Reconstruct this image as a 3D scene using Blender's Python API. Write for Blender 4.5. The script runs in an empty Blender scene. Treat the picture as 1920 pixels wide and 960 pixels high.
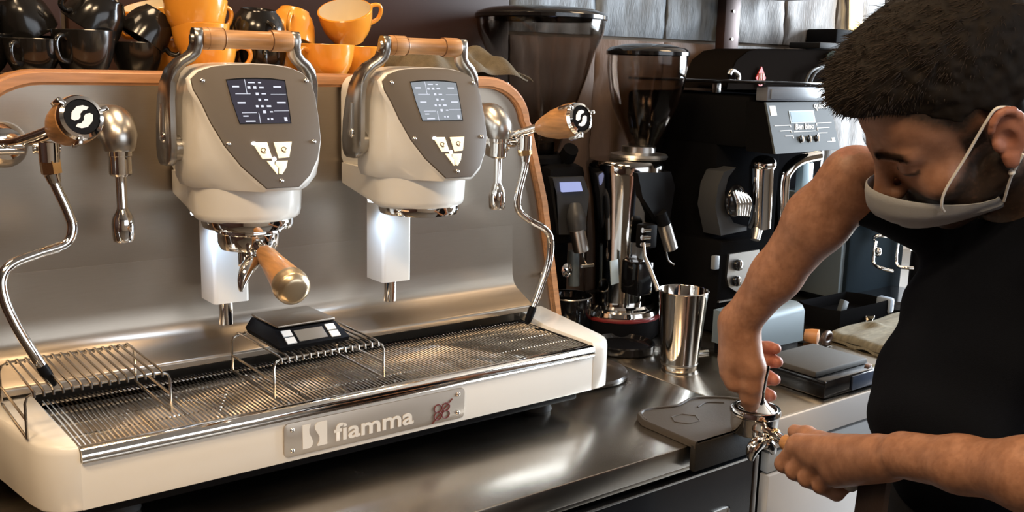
import bpy, bmesh, math, random
import numpy as np
from mathutils import Vector, Matrix, Euler, Quaternion

SC = bpy.context.scene
COL = SC.collection
random.seed(7)
PI = math.pi

# ---------------------------------------------------------------- camera
cam_data = bpy.data.cameras.new('camera')
cam = bpy.data.objects.new('camera', cam_data)
COL.objects.link(cam)
cam.matrix_world = Matrix(((0.79472, 0.09600, -0.59933, -0.26585),
                           (-0.60643, 0.16725, -0.77735, -1.15641),
                           (0.02561, 0.98123, 0.19113, 0.45302),
                           (0, 0, 0, 1)))
cam_data.sensor_width = 36.0
cam_data.lens = 1851.34 / 1920.0 * 36.0
cam_data.clip_start = 0.05
cam_data.clip_end = 50
SC.camera = cam

# ---------------------------------------------------------------- view, world and lights
vs = SC.view_settings
vs.view_transform = 'Standard'
vs.look = 'None'
vs.gamma = 1.0
vs.use_curve_mapping = False
vs.exposure = 0.1

world = bpy.data.worlds.new('world')
SC.world = world
world.use_nodes = True
bg = world.node_tree.nodes['Background']
bg.inputs[0].default_value = (0.75, 0.85, 1.0, 1)
bg.inputs[1].default_value = 1.0

def area(name, loc, target, sx, sy, power, color):
    d = bpy.data.lights.new(name, 'AREA')
    d.shape = 'RECTANGLE'; d.size = sx; d.size_y = sy
    d.energy = power; d.color = color
    o = bpy.data.objects.new(name, d); COL.objects.link(o)
    o.location = loc
    o.rotation_euler = (Vector(target) - Vector(loc)).to_track_quat('-Z', 'Y').to_euler()
    return o

WARM = (1.0, 0.72, 0.44)
COOL = (0.80, 0.90, 1.0)
# daylight through the right window; the front light is an added fill
area('window_light_right', (4.42, -0.5, 0.75), (0, -0.2, 0.1), 1.75, 1.7, 330, COOL)
area('fill_light_front', (1.6, -3.9, 0.9), (0.9, 0, 0), 3.4, 1.5, 30, (0.92, 0.95, 1.0))
# warm ceiling lamps over the bar
for lx, ly, pw in ((-0.9, -0.9, 26), (-0.35, -1.7, 30), (0.42, 0.22, 15), (1.9, 0.1, 5), (-0.6, 0.25, 8)):
    area('ceiling_lamp_light', (lx, ly, 1.86), (lx, ly, 0), 0.45, 0.45, pw, WARM)

# ---------------------------------------------------------------- materials
MATS = {}
def mat(name, col, rough=0.5, metal=0.0, spec=0.5, emis=None, estr=0.0, trans=0.0, ior=1.45, coat=0.0,
        noise=0.0, nscale=30.0, stretch=(1, 1, 1), bump=0.0, bscale=None, sss=0.0, aniso=0.0, rnoise=0.0, col2=None, alpha=1.0):
    if name in MATS: return MATS[name]
    m = bpy.data.materials.new(name); MATS[name] = m
    m.use_nodes = True
    nt = m.node_tree; b = nt.nodes['Principled BSDF']
    c = (*col, 1)
    b.inputs['Base Color'].default_value = c
    b.inputs['Roughness'].default_value = rough
    b.inputs['Metallic'].default_value = metal
    b.inputs['IOR'].default_value = ior
    b.inputs['Specular IOR Level'].default_value = spec
    b.inputs['Coat Weight'].default_value = coat
    b.inputs['Coat Roughness'].default_value = 0.08
    b.inputs['Transmission Weight'].default_value = trans
    b.inputs['Alpha'].default_value = alpha
    if aniso: b.inputs['Anisotropic'].default_value = aniso
    if sss:
        b.inputs['Subsurface Weight'].default_value = sss
        b.inputs['Subsurface Radius'].default_value = (0.012, 0.005, 0.003)
        b.inputs['Subsurface Scale'].default_value = 1.0
    if emis:
        b.inputs['Emission Color'].default_value = (*emis, 1)
        b.inputs['Emission Strength'].default_value = estr
    if noise or bump or rnoise:
        tc = nt.nodes.new('ShaderNodeTexCoord'); mp = nt.nodes.new('ShaderNodeMapping')
        mp.inputs['Scale'].default_value = stretch
        nt.links.new(tc.outputs['Object'], mp.inputs[0])
        n = nt.nodes.new('ShaderNodeTexNoise'); n.inputs['Scale'].default_value = nscale; n.inputs['Detail'].default_value = 5
        nt.links.new(mp.outputs[0], n.inputs[0])
        if noise:
            r = nt.nodes.new('ShaderNodeValToRGB')
            c2 = col2 or tuple(max(0, x * (1 - noise)) for x in col)
            r.color_ramp.elements[0].color = (*c2, 1); r.color_ramp.elements[0].position = 0.3
            r.color_ramp.elements[1].color = c; r.color_ramp.elements[1].position = 0.7
            nt.links.new(n.outputs[0], r.inputs[0]); nt.links.new(r.outputs[0], b.inputs['Base Color'])
        if rnoise:
            mr = nt.nodes.new('ShaderNodeMapRange')
            mr.inputs[3].default_value = max(0, rough - rnoise); mr.inputs[4].default_value = rough + rnoise
            nt.links.new(n.outputs[0], mr.inputs[0]); nt.links.new(mr.outputs[0], b.inputs['Roughness'])
        if bump:
            bp = nt.nodes.new('ShaderNodeBump'); bp.inputs['Strength'].default_value = bump; bp.inputs['Distance'].default_value = 0.002
            src = n
            if bscale:
                src = nt.nodes.new('ShaderNodeTexNoise'); src.inputs['Scale'].default_value = bscale; src.inputs['Detail'].default_value = 4
                nt.links.new(mp.outputs[0], src.inputs[0])
            nt.links.new(src.outputs[0], bp.inputs['Height']); nt.links.new(bp.outputs[0], b.inputs['Normal'])
    return m

WHITE = mat('white_enamel', (0.80, 0.77, 0.71), 0.28, coat=0.3)
TAUPE = mat('taupe_panel', (0.115, 0.092, 0.070), 0.42)
STEEL = mat('brushed_steel', (0.38, 0.325, 0.265), 0.36, 1.0, noise=0.06, nscale=30, stretch=(1, 50, 50), rnoise=0.03, aniso=0.5)
STEELTOP = mat('worn_counter_steel', (0.50, 0.45, 0.385), 0.25, 1.0, noise=0.25, nscale=5, rnoise=0.10, bump=0.02, bscale=120)
CHROME = mat('chrome', (0.82, 0.80, 0.77), 0.07, 1.0)
SATIN = mat('satin_steel', (0.55, 0.53, 0.50), 0.3, 1.0)
GREYMETAL = mat('grey_cast_metal', (0.46, 0.44, 0.41), 0.27, 1.0)
BRASS = mat('warm_brass', (0.85, 0.58, 0.30), 0.2, 1.0)
WOOD = mat('oiled_beech_wood', (0.58, 0.285, 0.105), 0.42, noise=0.4, nscale=14, stretch=(1.5, 14, 14), coat=0.15)
WOODY = mat('oiled_beech_wood_turned', (0.58, 0.285, 0.105), 0.42, noise=0.4, nscale=14, stretch=(14, 1.5, 14), coat=0.15)
WOODTRIM = mat('bent_plywood', (0.62, 0.29, 0.12), 0.4, noise=0.3, nscale=10, stretch=(2, 20, 20), coat=0.15)
BLACK = mat('black_plastic', (0.007, 0.007, 0.008), 0.45, spec=0.04)
BLACKDULL = mat('dull_black_housing', (0.006, 0.006, 0.0065), 0.6, spec=0.0)
RACKWIRE = mat('rack_wire_steel', (0.42, 0.38, 0.33), 0.22, 1.0)
PLATE = mat('name_plate_steel', (0.60, 0.52, 0.43), 0.42, 1.0)
BLACKGLOSS = mat('black_gloss', (0.006, 0.006, 0.007), 0.12, coat=0.4)
BLACKMATTE = mat('black_rubber', (0.016, 0.015, 0.014), 0.7, bump=0.1, nscale=400)
MATRUBBER = mat('brown_black_rubber', (0.050, 0.042, 0.035), 0.55, bump=0.08, nscale=300)
CERBLACK = mat('black_ceramic', (0.010, 0.009, 0.008), 0.16, coat=0.15)
CERYEL = mat('yellow_ceramic', (0.80, 0.32, 0.035), 0.18, coat=0.5)
CERIN = mat('cream_ceramic', (0.82, 0.70, 0.50), 0.2, coat=0.4)
GREYPAN = mat('grey_control_panel', (0.075, 0.086, 0.092), 0.5, spec=0.2)
BLUEGREY = mat('blue_grey_metal', (0.20, 0.25, 0.28), 0.35, 0.3)
PRINTW = mat('white_print', (0.85, 0.85, 0.82), 0.5)
SCREEND = mat('dark_display', (0.02, 0.02, 0.03), 0.15, emis=(0.065, 0.062, 0.09), estr=0.35)
SCREENL = mat('grey_display', (0.05, 0.055, 0.06), 0.15, emis=(0.26, 0.29, 0.33), estr=0.9)
SCREENB = mat('blue_display', (0.05, 0.06, 0.1), 0.2, emis=(0.42, 0.48, 0.85), estr=0.8)
SCREENC = mat('pale_blue_display', (0.05, 0.06, 0.1), 0.2, emis=(0.45, 0.62, 0.75), estr=0.8)
ICON = mat('display_icon', (0.1, 0.1, 0.1), 0.4, emis=(0.75, 0.80, 0.95), estr=0.9)
BTN = mat('lit_button', (0.8, 0.72, 0.5), 0.4, emis=(1.0, 0.86, 0.58), estr=0.75)
LED = mat('white_led', (1, 1, 1), 0.4, emis=(0.85, 0.93, 1.0), estr=6.0)
RED = mat('red_enamel', (0.55, 0.035, 0.025), 0.45)
REDRING = mat('dark_red_ring', (0.16, 0.012, 0.012), 0.45)
DARKRED = mat('dark_red_print', (0.13, 0.012, 0.012), 0.5)
TOWEL = mat('olive_towel', (0.155, 0.125, 0.080), 0.9, noise=0.35, nscale=60, bump=0.6, bscale=500)
TOWEL2 = mat('khaki_towel', (0.24, 0.215, 0.15), 0.9, noise=0.4, nscale=40, stretch=(1, 4, 1), bump=0.6, bscale=420)
SMOKE = mat('smoked_plastic', (0.52, 0.46, 0.41), 0.06, trans=1.0, ior=1.25)
CLEAR = mat('clear_glass', (0.92, 0.95, 0.95), 0.03, trans=1.0, ior=1.3)

# ---------------------------------------------------------------- mesh helpers
WM = {}                                             # world matrices of the roots
def V(*a): return Vector(a)

class MB:
    """collects shapes, then links them as ONE mesh object"""
    def __init__(self): self.bm = bmesh.new()
    def merge(self, b2, M=None):
        me = bpy.data.meshes.new('t'); b2.to_mesh(me); b2.free()
        if M is not None: me.transform(M)
        self.bm.from_mesh(me); bpy.data.meshes.remove(me)
        return self
    def mesh(self, verts, faces, M=None):
        b2 = bmesh.new()
        vs_ = [b2.verts.new(v) for v in verts]
        for f in faces:
            try: b2.faces.new([vs_[i] for i in f])
            except ValueError: pass
        return self.merge(b2, M)
    def box(self, c, s, r=0.0, M=None, seg=2, rot=None):
        b2 = bmesh.new(); bmesh.ops.create_cube(b2, size=1)
        for v in b2.verts: v.co = Vector((v.co.x * s[0], v.co.y * s[1], v.co.z * s[2]))
        if r > 0: bmesh.ops.bevel(b2, geom=b2.edges[:], offset=r, segments=seg, profile=0.5, affect='EDGES')
        T = Matrix.Translation(c)
        if rot is not None: T = T @ Euler(rot).to_matrix().to_4x4()
        return self.merge(b2, T if M is None else M @ T)
    def loft(self, rings, cap=True, closed=True, M=None):
        n = len(rings[0]); vs_ = [p for r in rings for p in r]; fs = []
        for i in range(len(rings) - 1):
            for j in range(n if closed else n - 1):
                k = (j + 1) % n
                fs.append((i * n + j, i * n + k, (i + 1) * n + k, (i + 1) * n + j))
        if cap:
            fs.append(tuple(range(n))[::-1]); fs.append(tuple((len(rings) - 1) * n + j for j in range(n)))
        return self.mesh(vs_, fs, M)
    def cyl(self, p0, p1, r0, r1=None, seg=24, cap=True):
        r1 = r0 if r1 is None else r1
        p0 = Vector(p0); p1 = Vector(p1); d = p1 - p0
        q = d.to_track_quat('Z', 'Y'); rings = []
        for p, r in ((p0, r0), (p1, r1)):
            rings.append([p + q @ V(r * math.cos(2 * PI * j / seg), r * math.sin(2 * PI * j / seg), 0) for j in range(seg)])
        return self.loft(rings, cap)
    def lathe(self, prof, p0=(0, 0, 0), axis=(0, 0, 1), seg=40, cap=False, sx=1.0, sy=1.0, M=None):
        q = Vector(axis).to_track_quat('Z', 'Y') if tuple(axis) != (0, 0, 1) else Quaternion()
        p0 = Vector(p0)
        rings = [[p0 + q @ V(sx * r * math.cos(2 * PI * j / seg), sy * r * math.sin(2 * PI * j / seg), z) for j in range(seg)] for r, z in prof]
        return self.loft(rings, cap, M=M)
    def tube(self, pts, r, seg=12, smooth=0, cap=True, flat=None):
        pts = [Vector(p) for p in pts]
        if smooth: pts = catmull(pts, smooth)
        n = len(pts); rs = r if hasattr(r, '__len__') else [r] * n
        if len(rs) != n: rs = [float(np.interp(i / (n - 1), np.linspace(0, 1, len(rs)), rs)) for i in range(n)]
        t0 = (pts[1] - pts[0]).normalized()
        up = V(0, 0, 1) if abs(t0.z) < 0.9 else V(0, 1, 0)
        nrm = (up - t0 * up.dot(t0)).normalized(); rings = []
        for i, p in enumerate(pts):
            t = (pts[min(i + 1, n - 1)] - pts[max(i - 1, 0)]).normalized()
            nrm = (nrm - t * nrm.dot(t)).normalized(); bn = t.cross(nrm)
            rings.append([p + rs[i] * (math.cos(2 * PI * j / seg) * nrm + math.sin(2 * PI * j / seg) * bn) for j in range(seg)])
        return self.loft(rings, cap)
    def prism(self, outline, o, ex, ey, depth, bevel=0.0, seg=2):
        """outline in (ex, ey) from o, extruded by depth along ex x ey"""
        o = Vector(o); ex = Vector(ex).normalized(); ey = Vector(ey).normalized(); n = ex.cross(ey)
        b2 = bmesh.new()
        vs_ = [b2.verts.new(o + ex * a + ey * b) for a, b in outline]
        f = b2.faces.new(vs_)
        r = bmesh.ops.extrude_face_region(b2, geom=[f])
        top = [e for e in r['geom'] if isinstance(e, bmesh.types.BMVert)]
        for v in top: v.co += n * depth
        bmesh.ops.recalc_face_normals(b2, faces=b2.faces)
        if bevel:
            ts = set(top)
            es = [e for e in b2.edges if e.verts[0] in ts and e.verts[1] in ts]
            bmesh.ops.bevel(b2, geom=es, offset=bevel, segments=seg, profile=0.5, affect='EDGES')
        return self.merge(b2)
    def ell(self, c, r, M=None, seg=24, rings=14, rot=None):
        b2 = bmesh.new(); bmesh.ops.create_uvsphere(b2, u_segments=seg, v_segments=rings, radius=1)
        for v in b2.verts: v.co = Vector((v.co.x * r[0], v.co.y * r[1], v.co.z * r[2]))
        T = Matrix.Translation(c)
        if rot is not None: T = T @ Euler(rot).to_matrix().to_4x4()
        return self.merge(b2, T if M is None else M @ T)
    def obj(self, name, m, parent=None, kind=None, label=None, angle=38, world=True, recalc=True):
        bm = self.bm
        bmesh.ops.remove_doubles(bm, verts=bm.verts, dist=1e-6)
        if recalc: bmesh.ops.recalc_face_normals(bm, faces=bm.faces)
        a = math.radians(angle)
        for f in bm.faces: f.smooth = True
        for e in bm.edges:
            if len(e.link_faces) == 2: e.smooth = e.calc_face_angle(0) < a
        me = bpy.data.meshes.new(name); bm.to_mesh(me); bm.free()
        o = bpy.data.objects.new(name, me); COL.objects.link(o)
        for mm in (m if isinstance(m, (list, tuple)) else [m]): me.materials.append(mm)
        if parent is not None:
            o.parent = parent
            W = WM[parent.name]
            if world: me.transform(W.inverted())
            WM[o.name] = W
        else: WM[o.name] = Matrix()
        if kind: o['kind'] = kind
        if label: o['label'] = label
        return o

def catmull(P, k):
    out = []; n = len(P)
    for i in range(n - 1):
        a = P[max(i - 1, 0)]; b = P[i]; c = P[i + 1]; d = P[min(i + 2, n - 1)]
        for j in range(k):
            t = j / k
            out.append(0.5 * ((2 * b) + (c - a) * t + (2 * a - 5 * b + 4 * c - d) * t * t + (3 * b - a - 3 * c + d) * t ** 3))
    out.append(P[-1]); return out

def rrect(w, h, r, seg=5, cx=0.0, cy=0.0):
    pts = []
    for sx, sy, a0 in ((1, 1, 0), (-1, 1, 90), (-1, -1, 180), (1, -1, 270)):
        for k in range(seg + 1):
            a = math.radians(a0 + 90 * k / seg)
            pts.append((cx + sx * (w / 2 - r) + r * math.cos(a), cy + sy * (h / 2 - r) + r * math.sin(a)))
    return pts

def root(name, loc, label, cat, group=None, rot=(0, 0, 0)):
    o = bpy.data.objects.new(name, None); COL.objects.link(o)
    o.empty_display_size = 0.05
    o.location = loc; o.rotation_euler = rot
    WM[o.name] = Matrix.Translation(loc) @ Euler(rot).to_matrix().to_4x4()
    o['label'] = label; o['category'] = cat
    if group: o['group'] = group
    return o

def tag(o, label, cat, group=None):
    o['label'] = label; o['category'] = cat
    if group: o['group'] = group
    return o

def copy_part(o, parent, off):
    """copy of a part (and of its sub-parts) shifted by off"""
    c = o.copy(); COL.objects.link(c); c.parent = parent
    WM[c.name] = WM[o.name]
    if off is not None: c.location = o.location + Vector(off)
    for ch in list(o.children): copy_part(ch, c, None)
    return c

def text_mb(body, size, o, ex, ey, depth, xscale=1.0, offset=0.0, shear=0.0):
    cu = bpy.data.curves.new('t', 'FONT'); cu.body = body; cu.size = size; cu.extrude = depth / 2; cu.offset = offset; cu.shear = shear
    cu.resolution_u = 3
    ob = bpy.data.objects.new('t', cu); COL.objects.link(ob)
    dg = bpy.context.evaluated_depsgraph_get()
    me = bpy.data.meshes.new_from_object(ob.evaluated_get(dg))
    bpy.data.objects.remove(ob); bpy.data.curves.remove(cu)
    ex = Vector(ex).normalized(); ey = Vector(ey).normalized(); n = ex.cross(ey); o = Vector(o) + n * depth / 2
    M = Matrix(((ex.x * xscale, ey.x, n.x, o.x), (ex.y * xscale, ey.y, n.y, o.y), (ex.z * xscale, ey.z, n.z, o.z), (0, 0, 0, 1)))
    me.transform(M)
    mb = MB(); mb.bm.from_mesh(me); bpy.data.meshes.remove(me)
    return mb

# ================================================================ the setting
ZC = -0.12            # counter top
ZF = -1.08            # floor
X0, X1, Y0, Y1, ZT = -2.6, 4.5, -4.0, 0.64, 1.95
WALLB = mat('dark_brown_wall_panel', (0.048, 0.020, 0.012), 0.5, spec=0.25, noise=0.35, nscale=3, stretch=(1, 1, 0.3))
PLASTER = mat('warm_plaster', (0.30, 0.235, 0.175), 0.85, noise=0.15, nscale=4)
CEIL = mat('ceiling_paint', (0.26, 0.21, 0.165), 0.9)
FLOORM = mat('dark_floor_tile', (0.10, 0.085, 0.07), 0.5, noise=0.2, nscale=6)
SLATE = mat('slate_tile', (0.27, 0.25, 0.235), 0.6, noise=0.45, nscale=14, stretch=(6, 6, 1.2), bump=0.5, bscale=40)
SLATE_BLUE_LIT = mat('slate_tile_blue_lit', (0.24, 0.27, 0.30), 0.55, noise=0.5, nscale=14, stretch=(6, 6, 1.2), bump=0.5, bscale=40)  # same slate; different lighting of the left bank put into its colour
SLATEB = mat('brown_slate_tile', (0.20, 0.125, 0.085), 0.6, noise=0.35, nscale=8, stretch=(3, 3, 1), bump=0.4, bscale=40)
POST = mat('dark_bronze_steel', (0.045, 0.022, 0.017), 0.4, 0.5)
WHITEFRONT = mat('white_laminate', (0.74, 0.72, 0.70), 0.4)
LIGHTSTRIP = mat('pale_grey_laminate', (0.55, 0.58, 0.60), 0.4)

def struct(name, mb, m, parent=None):
    o = mb.obj(name, m, parent)
    if parent is None: o['kind'] = 'structure'
    return o

struct('floor', MB().box(((X0 + X1) / 2, (Y0 + Y1) / 2, ZF - 0.05), (X1 - X0, Y1 - Y0, 0.1)), FLOORM)
struct('ceiling', MB().box(((X0 + X1) / 2, (Y0 + Y1) / 2, ZT + 0.05), (X1 - X0, Y1 - Y0, 0.1)), CEIL)
wall_back = struct('wall_back', MB().box(((X0 + X1) / 2, Y1 + 0.05, (ZF + ZT) / 2), (X1 - X0 + 0.2, 0.1, ZT - ZF)), PLASTER)
struct('wall_left', MB().box((X0 - 0.05, (Y0 + Y1) / 2, (ZF + ZT) / 2), (0.1, Y1 - Y0, ZT - ZF)), WALLB)
def holed_wall(name, axis, pos, a0, a1, ha0, ha1, hz0, hz1):
    mb = MB()
    def slab(u0, u1, z0, z1):
        c = (pos, (u0 + u1) / 2, (z0 + z1) / 2) if axis == 'x' else ((u0 + u1) / 2, pos, (z0 + z1) / 2)
        s = (0.1, u1 - u0, z1 - z0) if axis == 'x' else (u1 - u0, 0.1, z1 - z0)
        mb.box(c, s)
    slab(a0, ha0, ZF, ZT); slab(ha1, a1, ZF, ZT); slab(ha0, ha1, ZF, hz0); slab(ha0, ha1, hz1, ZT)
    struct(name, mb, PLASTER)
def window(name, axis, pos, ha0, ha1, hz0, hz1):
    mb = MB(); pane = MB()
    def bar(u0, u1, z0, z1, t=0.06):
        c = (pos, (u0 + u1) / 2, (z0 + z1) / 2) if axis == 'x' else ((u0 + u1) / 2, pos, (z0 + z1) / 2)
        s = (t, u1 - u0, z1 - z0) if axis == 'x' else (u1 - u0, t, z1 - z0)
        return c, s
    for b in (bar(ha0, ha1, hz0, hz0 + 0.05), bar(ha0, ha1, hz1 - 0.05, hz1), bar(ha0, ha0 + 0.05, hz0, hz1),
              bar(ha1 - 0.05, ha1, hz0, hz1), bar((ha0 + ha1) / 2 - 0.025, (ha0 + ha1) / 2 + 0.025, hz0, hz1)): mb.box(*b)
    w = struct(name, mb, POST)
    c, s = bar(ha0 + 0.04, ha1 - 0.04, hz0 + 0.04, hz1 - 0.04, 0.008); pane.box(c, s)
    pane.obj('pane', CLEAR, w)
holed_wall('wall_right', 'x', X1 + 0.05, Y0, Y1, -1.4, 0.4, -0.15, 1.65)
window('window_1', 'x', X1 + 0.05, -1.4, 0.4, -0.15, 1.65)
holed_wall('wall_front', 'y', Y0 - 0.05, X0, X1, -0.2, 3.4, 0.1, 1.7)
window('window_2', 'y', Y0 - 0.05, -0.2, 3.4, 0.1, 1.7)  # unseen window behind the camera, added for the front fill

# dark brown glossy panels behind the espresso machine
for i, (a, b) in enumerate(((-2.0, -1.1), (-1.09, 0.155), (0.165, 1.075))):
    MB().box(((a + b) / 2, Y1 - 0.012, 0.5), (b - a, 0.024, 1.9), r=0.003).obj('panel', WALLB, wall_back)
# slate tiles, each with a riven face
def slate_tile(x0, x1, z0, z1, m, seed):
    rng = np.random.RandomState(seed); nx, nz = 14, 22
    ph = rng.rand(6) * 6.28; fr = rng.uniform(20, 90, 6); tl = rng.uniform(-14, 14, 6)
    g = 0.0022
    vs_, fs = [], []
    for j in range(nz + 1):
        for i in range(nx + 1):
            x = x0 + g + (x1 - x0 - 2 * g) * i / nx; z = z0 + g + (z1 - z0 - 2 * g) * j / nz
            h = sum(math.sin(fr[k] * x + tl[k] * (z - z0) + 1.5 * math.sin(7 * z + ph[k]) + ph[k]) for k in range(6)) * 0.0013
            h += 0.0015 * rng.randn()
            edge = 0.006 if i in (0, nx) or j in (0, nz) else 0.0
            vs_.append((x, Y1 - 0.022 - h + edge, z))
    n = nx + 1
    for j in range(nz):
        for i in range(nx): fs.append((j * n + i, j * n + i + 1, (j + 1) * n + i + 1, (j + 1) * n + i))
    base = len(vs_)
    for x, z in ((x0 + g, z0 + g), (x1 - g, z0 + g), (x1 - g, z1 - g), (x0 + g, z1 - g)): vs_.append((x, Y1 + 0.001, z))
    b0, b1, b2, b3 = base, base + 1, base + 2, base + 3
    fs.append(tuple([b0, b1] + list(range(nx, -1, -1))))
    fs.append(tuple([b1, b2] + [j * n + nx for j in range(nz, -1, -1)]))
    fs.append(tuple([b2, b3] + [nz * n + i for i in range(0, nx + 1)]))
    fs.append(tuple([b3, b0] + [j * n for j in range(0, nz + 1)]))
    MB().mesh(vs_, fs).obj('tile', m, wall_back, angle=70)
k = 0
for i in range(9):
    xa = 1.08 + (0.256 if i else 0) + max(0, i - 1) * 0.236; xb = 1.336 + i * 0.236
    for r, (za, zb) in enumerate(((-0.10, 0.518), (0.522, 1.14))):
        slate_tile(xa, xb, za, zb, SLATEB if (r == 0 and i < 3) else (SLATE_BLUE_LIT if i < 3 else SLATE), 11 + k); k += 1
# steel shelf upright with its shelf
ws = root('wall_shelf', (1.77, 0.60, ZC), 'dark bronze steel shelf upright bolted on the slate wall', 'shelf')
mb = MB().box((1.772, 0.595, 0.55), (0.058, 0.03, 1.3), r=0.003)
mb.obj('upright', POST, ws)
MB().box((1.83, 0.50, 0.646), (0.34, 0.21, 0.014), r=0.003).obj('shelf_board', POST, ws)
for z in (0.53, 0.42, 0.30, 0.60):
    MB().cyl((1.772, 0.58, z), (1.772, 0.577, z), 0.004, seg=10).obj('bolt', SATIN, ws)

# ---------------------------------------------------------------- counter
ct = root('steel_counter', (0.0, 0.2, ZF), 'long stainless steel bar counter carrying the espresso machine', 'counter')
MB().box((0.02, 0.215, ZC - 0.0175), (2.04, 0.80, 0.035), r=0.0025).obj('worktop', STEELTOP, ct)
MB().box((0.02, -0.177, ZC - 0.0375), (2.04, 0.012, 0.008), r=0.001).obj('drip_edge', STEELTOP, ct)
MB().box((0.02, 0.23, (ZC - 0.036 + ZF) / 2 - 0.02), (2.0, 0.76, ZC - 0.036 - ZF - 0.045)).obj('carcass', BLACK, ct)
wc = root('white_counter', (2.2, 0.2, ZF), 'steel topped counter run with white laminate front under the scale and towel', 'counter')
MB().box((2.22, 0.217, ZC - 0.0125), (2.356, 0.798, 0.025), r=0.0015).obj('worktop', STEELTOP, wc)
MB().box((2.22, -0.180, ZC - 0.0275), (2.356, 0.012, 0.052), r=0.002).obj('front_edge', WHITEFRONT, wc)
MB().box((2.22, 0.225, (ZC - 0.07 + ZF) / 2), (2.33, 0.76, ZC - 0.07 - ZF)).obj('carcass', BLACK, wc)
MB().box((2.2, -0.168, ZC - 0.082), (2.30, 0.016, 0.036), r=0.002).obj('rail', LIGHTSTRIP, wc)
for a, b in ((1.05, 1.60), (1.606, 2.2), (2.206, 2.8), (2.806, 3.35)):
    d = MB().box(((a + b) / 2, -0.170, (ZC - 0.104 + ZF + 0.1) / 2), (b - a, 0.02, ZC - 0.104 - ZF - 0.1), r=0.002).obj('door', WHITEFRONT, wc)
# fridge below the counter
fr = root('under_counter_fridge', (0.4, -0.1, ZF), 'black glossy under counter fridge below the steel worktop', 'fridge')
MB().box((0.40, -0.1715, (ZC - 0.054 + ZF + 0.08) / 2), (1.205, 0.024, ZC - 0.054 - ZF - 0.08), r=0.003).obj('door', mat('black_glass_door', (0.008, 0.009, 0.011), 0.22, coat=0.3), fr)
MB().box((0.40, -0.1845, ZC - 0.0545), (1.205, 0.003, 0.004), r=0.0008).obj('door_trim', SATIN, fr)
MB().box((1.0085, -0.1715, (ZC - 0.054 + ZF + 0.08) / 2), (0.010, 0.027, ZC - 0.054 - ZF - 0.08), r=0.002).obj('edge_profile', SATIN, fr)
mb = MB()
for s_ in (-1, 1):
    mb.box((0.925 + s_ * 0.018, -0.185, -0.262), (0.003, 0.004, 0.028)); mb.box((0.925, -0.185, -0.262 + s_ * 0.0125), (0.039, 0.004, 0.003))
mb.box((0.925, -0.184, -0.262), (0.034, 0.003, 0.022)).obj('badge_frame', SATIN, fr)

# ================================================================ espresso machine
em = root('espresso_machine', (0.40, 0.28, ZC), 'white two group espresso machine with wooden trim and steel splashback', 'espresso machine')
def arc2(cx, cy, rx, ry, a0, a1, n):
    return [(cx + rx * math.cos(math.radians(a0 + (a1 - a0) * k / n)), cy + ry * math.sin(math.radians(a0 + (a1 - a0) * k / n))) for k in range(n + 1)]
# body behind the splashback
MB().box((0.40, 0.425, 0.16), (0.90, 0.25, 0.45), r=0.02).obj('rear_housing', BLACK, em)
MB().box((0.395, 0.26, -0.088), (0.80, 0.46, 0.022), r=0.004).obj('underbody', BLACK, em)
for x in (0.06, 0.74):
    for y in (0.07, 0.47):
        MB().lathe([(0.0, -0.12), (0.024, -0.12), (0.026, -0.115), (0.02, -0.098), (0.0, -0.098)], (x, y, 0)).obj('foot', BLACKMATTE, em)
# splashback outline (x, z), splayed sides with rounded upper corners
def splash_outline(inset):
    i = inset
    L = [(-0.155 + i, -0.03), (-0.105 + i, 0.20), (-0.062 + i, 0.345)]
    L += arc2(0.045, 0.43 - 0.085, 0.102 - i, 0.085 - i, 176, 90, 8)
    L += [(0.3, 0.43 - i), (0.55, 0.43 - i)]
    L += arc2(0.762, 0.43 - 0.085, 0.102 - i, 0.085 - i, 90, 4, 8)
    L += [(0.868 - i, 0.345), (0.912 - i, 0.20), (0.958 - i, -0.03)]
    return L
mb = MB()
out = splash_outline(0.0); inn = splash_outline(0.020)
def trim_ring(y, grow):
    pass
rings = []
for k in range(len(out)):
    (xo, zo), (xi, zi) = out[k], inn[k]
    rings.append([(xo, 0.262, zo), (xo, 0.312, zo), (xi, 0.312, zi), (xi, 0.262, zi)])
mb.loft(rings)
trim = mb.obj('wood_trim', WOODTRIM, em, angle=50)
bm_ = bmesh.new(); bm_.from_mesh(trim.data)
bmesh.ops.bevel(bm_, geom=[e for e in bm_.edges if len(e.link_faces) == 2 and e.calc_face_angle(0) > 1.0], offset=0.004, segments=2, affect='EDGES')
for f in bm_.faces: f.smooth = True
bm_.to_mesh(trim.data); bm_.free()
s_in = splash_outline(0.018)
MB().prism([(x, z) for x, z in s_in], (0, 0.272, 0), (1, 0, 0), (0, 0, 1), -0.006).obj('splashback', STEEL, em)
# curved steel shelf between splashback and drip tray
prof = [(0.2715, 0.16), (0.2705, 0.095), (0.2685, 0.068), (0.2635, 0.054), (0.255, 0.046), (0.240, 0.0385), (0.222, 0.030), (0.209, 0.0235), (0.2060, 0.0215), (0.2056, 0.0190), (0.2060, 0.0120), (0.2100, 0.0100)]
prof2 = [(y + 0.003, z - 0.003) for y, z in prof]
def shelf_ring(x, wide): return [(x, y, z) for y, z in prof] + [(x, y + 0.004, z) for y, z in reversed(prof)]
MB().loft([shelf_ring(-0.095, 0), shelf_ring(0.835, 0)]).obj('splash_shelf', STEEL, em, angle=60)
MB().box((0.835, 0.262, 0.010), (0.02, 0.06, 0.03), r=0.003).obj('shelf_end', WHITE, em)
for x, z in ((0.905, 0.06), (-0.10, 0.06), (0.84, 0.32), (-0.03, 0.32)):
    MB().ell((x, 0.266, z), (0.005, 0.004, 0.005), seg=12, rings=8).obj('screw', CHROME, em)
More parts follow.
